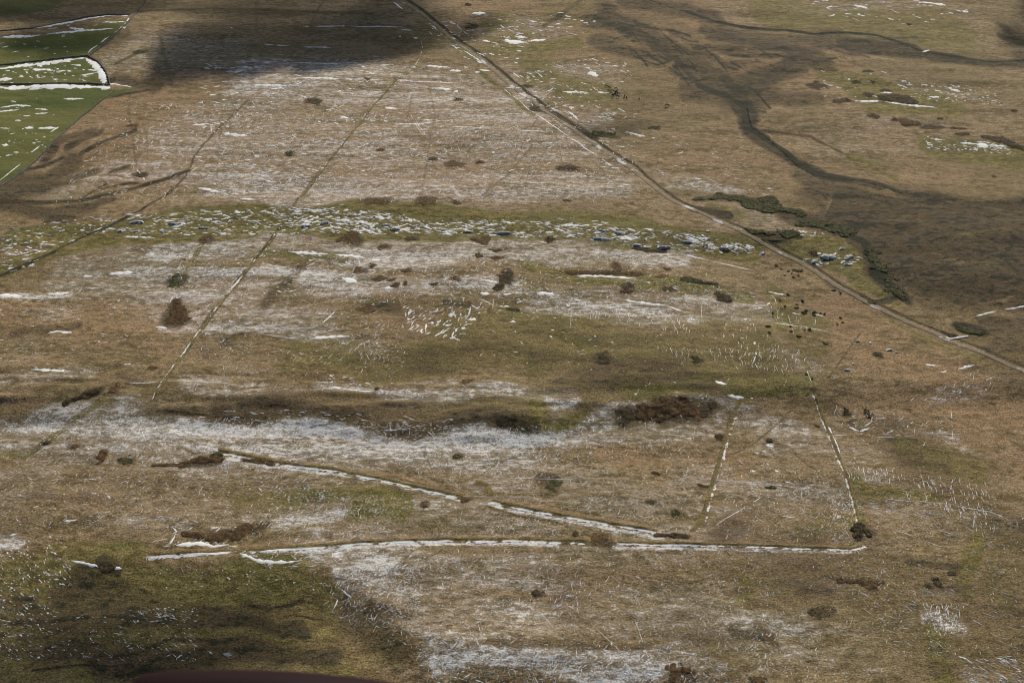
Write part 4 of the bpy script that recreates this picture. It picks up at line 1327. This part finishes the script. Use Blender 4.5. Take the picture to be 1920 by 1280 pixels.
for i, (x, y, lab) in enumerate(HERD):
    o = pony if i == 0 else pony.copy()
    if i: C.objects.link(o)
    if i == 14: o.data = body2
    wx_, wy_ = at(x, y); o.location = (wx_, wy_, float(Hf(wx_, wy_))); o.rotation_euler = (0, 0, math.radians(R.choice((20,160,200,340,-15))+R.uniform(-25,25)) if i not in (12,13,14) else math.radians(70+R.uniform(-10,10)))
    o.scale = [R.uniform(1.15,1.4)]*3
    tag(o, lab or 'dark grazing pony in the thick of the herd on the far pale turf', 'pony', 'herd of dark ponies grazing')

# ---------------------------------------------------------------- clouds (overhead, beyond the top of the view) that shade parts of the moor
mc = bpy.data.materials.new('cloud_vapour'); mc.use_nodes = True; t_ = mc.node_tree
for nn in list(t_.nodes):
    if nn.type == 'BSDF_PRINCIPLED': t_.nodes.remove(nn)
pv = t_.nodes.new('ShaderNodeVolumePrincipled'); pv.inputs['Density'].default_value = .030; pv.inputs['Color'].default_value = (.95,.95,.95,1); pv.inputs['Anisotropy'].default_value = .5
t_.links.new(pv.outputs[0], [q for q in t_.nodes if q.type == 'OUTPUT_MATERIAL'][0].inputs['Volume'])
def cloud(blobs, alt, label):
    """blobs (x,y,rx,ry,thickness) are where the shadow lies; the cloud stands that far up the sunbeam"""
    B = []
    for x, y, rx, ry, th in blobs:
        a = at(x, y); sx, sy = mpp(y); B.append((a[0], a[1], rx*sx, ry*sy, th))
    ox, oy = SUNV.x/SUNV.z*alt, SUNV.y/SUNV.z*alt
    x0 = min(b[0]-2*b[2] for b in B); x1 = max(b[0]+2*b[2] for b in B); y0 = min(b[1]-2*b[3] for b in B); y1 = max(b[1]+2*b[3] for b in B); st = 9.0
    gx, gy = np.meshgrid(np.arange(x0, x1, st), np.arange(y0, y1, st)); T = np.full(gx.shape, -14.0)
    wx_ = (fbm(gx, gy, 130, 70, 3)-.5)*70; wy_ = (fbm(gx, gy, 130, 80, 3)-.5)*70
    for bx, by, rx, ry, th in B:
        d2 = ((gx+wx_-bx)/rx)**2+((gy+wy_-by)/ry)**2; T = np.maximum(T, -14+(th+14)*np.exp(-d2*.9)) if th > 0 else T
    T = T+(fbm(gx, gy, 60, 90, 3)-.5)*22; ins = T > 0
    ids = -np.ones(gx.shape, int); v = []; f = []; nr, nc = gx.shape
    def vid(i, j):
        if ids[i,j] < 0:
            ids[i,j] = len(v); th = max(T[i,j], 0)
            v.append((gx[i,j]+ox, gy[i,j]+oy, alt+th*.8)); v.append((gx[i,j]+ox, gy[i,j]+oy, alt-th*.2-.3))
        return ids[i,j]
    M = np.zeros((nr-1, nc-1), bool)
    for i in range(nr-1):
        for j in range(nc-1): M[i,j] = ins[i:i+2,j:j+2].any()
    for i, j in np.argwhere(M):
        a, b, c_, d_ = vid(i,j), vid(i,j+1), vid(i+1,j+1), vid(i+1,j); f.append((a,b,c_,d_)); f.append((d_+1,c_+1,b+1,a+1))
        for (p, q), (di, dj) in (((a,b),(-1,0)),((b,c_),(0,1)),((c_,d_),(1,0)),((d_,a),(0,-1))):
            ii, jj = i+di, j+dj
            if not (0 <= ii < nr-1 and 0 <= jj < nc-1) or not M[ii,jj]: f.append((q, p, p+1, q+1))
    o = mesh_obj('cloud', v, f, mc); tag(o, kind='structure'); return o
cloud([(110,12,180,24,60),(60,64,60,20,45),(440,84,118,37,92),(560,84,120,35,92),(690,60,120,46,100),(500,15,200,24,38),(640,110,70,16,60),(340,118,45,16,50),(700,20,60,30,80),(755,55,22,14,50),(120,75,90,18,45)], 620, '')
cloud([(885,52,38,20,55)], 620, '')
cloud([(1925,66,22,26,40),(1990,20,60,50,60)], 620, '')
cloud([(1230,258,50,14,22),(1140,255,40,12,18)], 600, '')
cloud([(280,1195,270,48,70),(460,1180,130,32,75),(550,1230,80,30,45),(150,1260,240,40,80),(60,1200,120,50,40)], 560, '')

# ---------------------------------------------------------------- edge of the aircraft the picture was taken from
n = NB('maroon_paint', .6); n.p.inputs['Specular IOR Level'].default_value = .05
n.col((.012,.002,.004))
SOFF = 66
def sill():
    D = 1.05
    top = [(q[0], q[1]+SOFF) for q in [(205,1292),(225,1272),(250,1262),(290,1258),(350,1256),(430,1256),(510,1258),(580,1263),(650,1270),(720,1280),(800,1293),(900,1312),(1050,1345)]]
    fw = Vector((0, CP, -SP)); up = Vector((0, SP, CP)); v = []; f = []
    prof = [(0,0),(.006,.018),(0,.04),(-.018,.062),(-.05,.075),(-.10,.075),(-.30,.055),(-.30,-.055),(-.10,-.03),(-.05,-.022),(-.018,-.012)]   # (rise, towards outside)
    for x, y in top:
        p = Vector((0,0,CAM_H))+(fw+Vector((1,0,0))*((x-960)/FPX)+up*(-(y-640)/FPX))*D
        for a, b in prof: v.append(tuple(p+Vector((0,0,1))*a+Vector((0,1,0))*b))
    m = len(prof)
    for i in range(len(top)-1):
        for j in range(m): f.append((i*m+j, (i+1)*m+j, (i+1)*m+(j+1)%m, i*m+(j+1)%m))
    f.append(tuple(range(m))); f.append(tuple(reversed(range((len(top)-1)*m, len(top)*m))))
    bm = bmesh.new(); vs = [bm.verts.new(q) for q in v]
    for q in f: bm.faces.new([vs[k] for k in q])
    bmesh.ops.recalc_face_normals(bm, faces=bm.faces); me = bpy.data.meshes.new('aircraft_sill'); bm.to_mesh(me); bm.free()
    me.polygons.foreach_set('use_smooth', [True]*len(me.polygons)); me.materials.append(n.m)
    o = bpy.data.objects.new('aircraft_door_sill', me); C.objects.link(o); o.modifiers.new('d', 'SUBSURF').render_levels = 2
    tag(o, 'dark maroon rounded edge of the aircraft, blurred, at the bottom left of the view', 'aircraft')
sill()
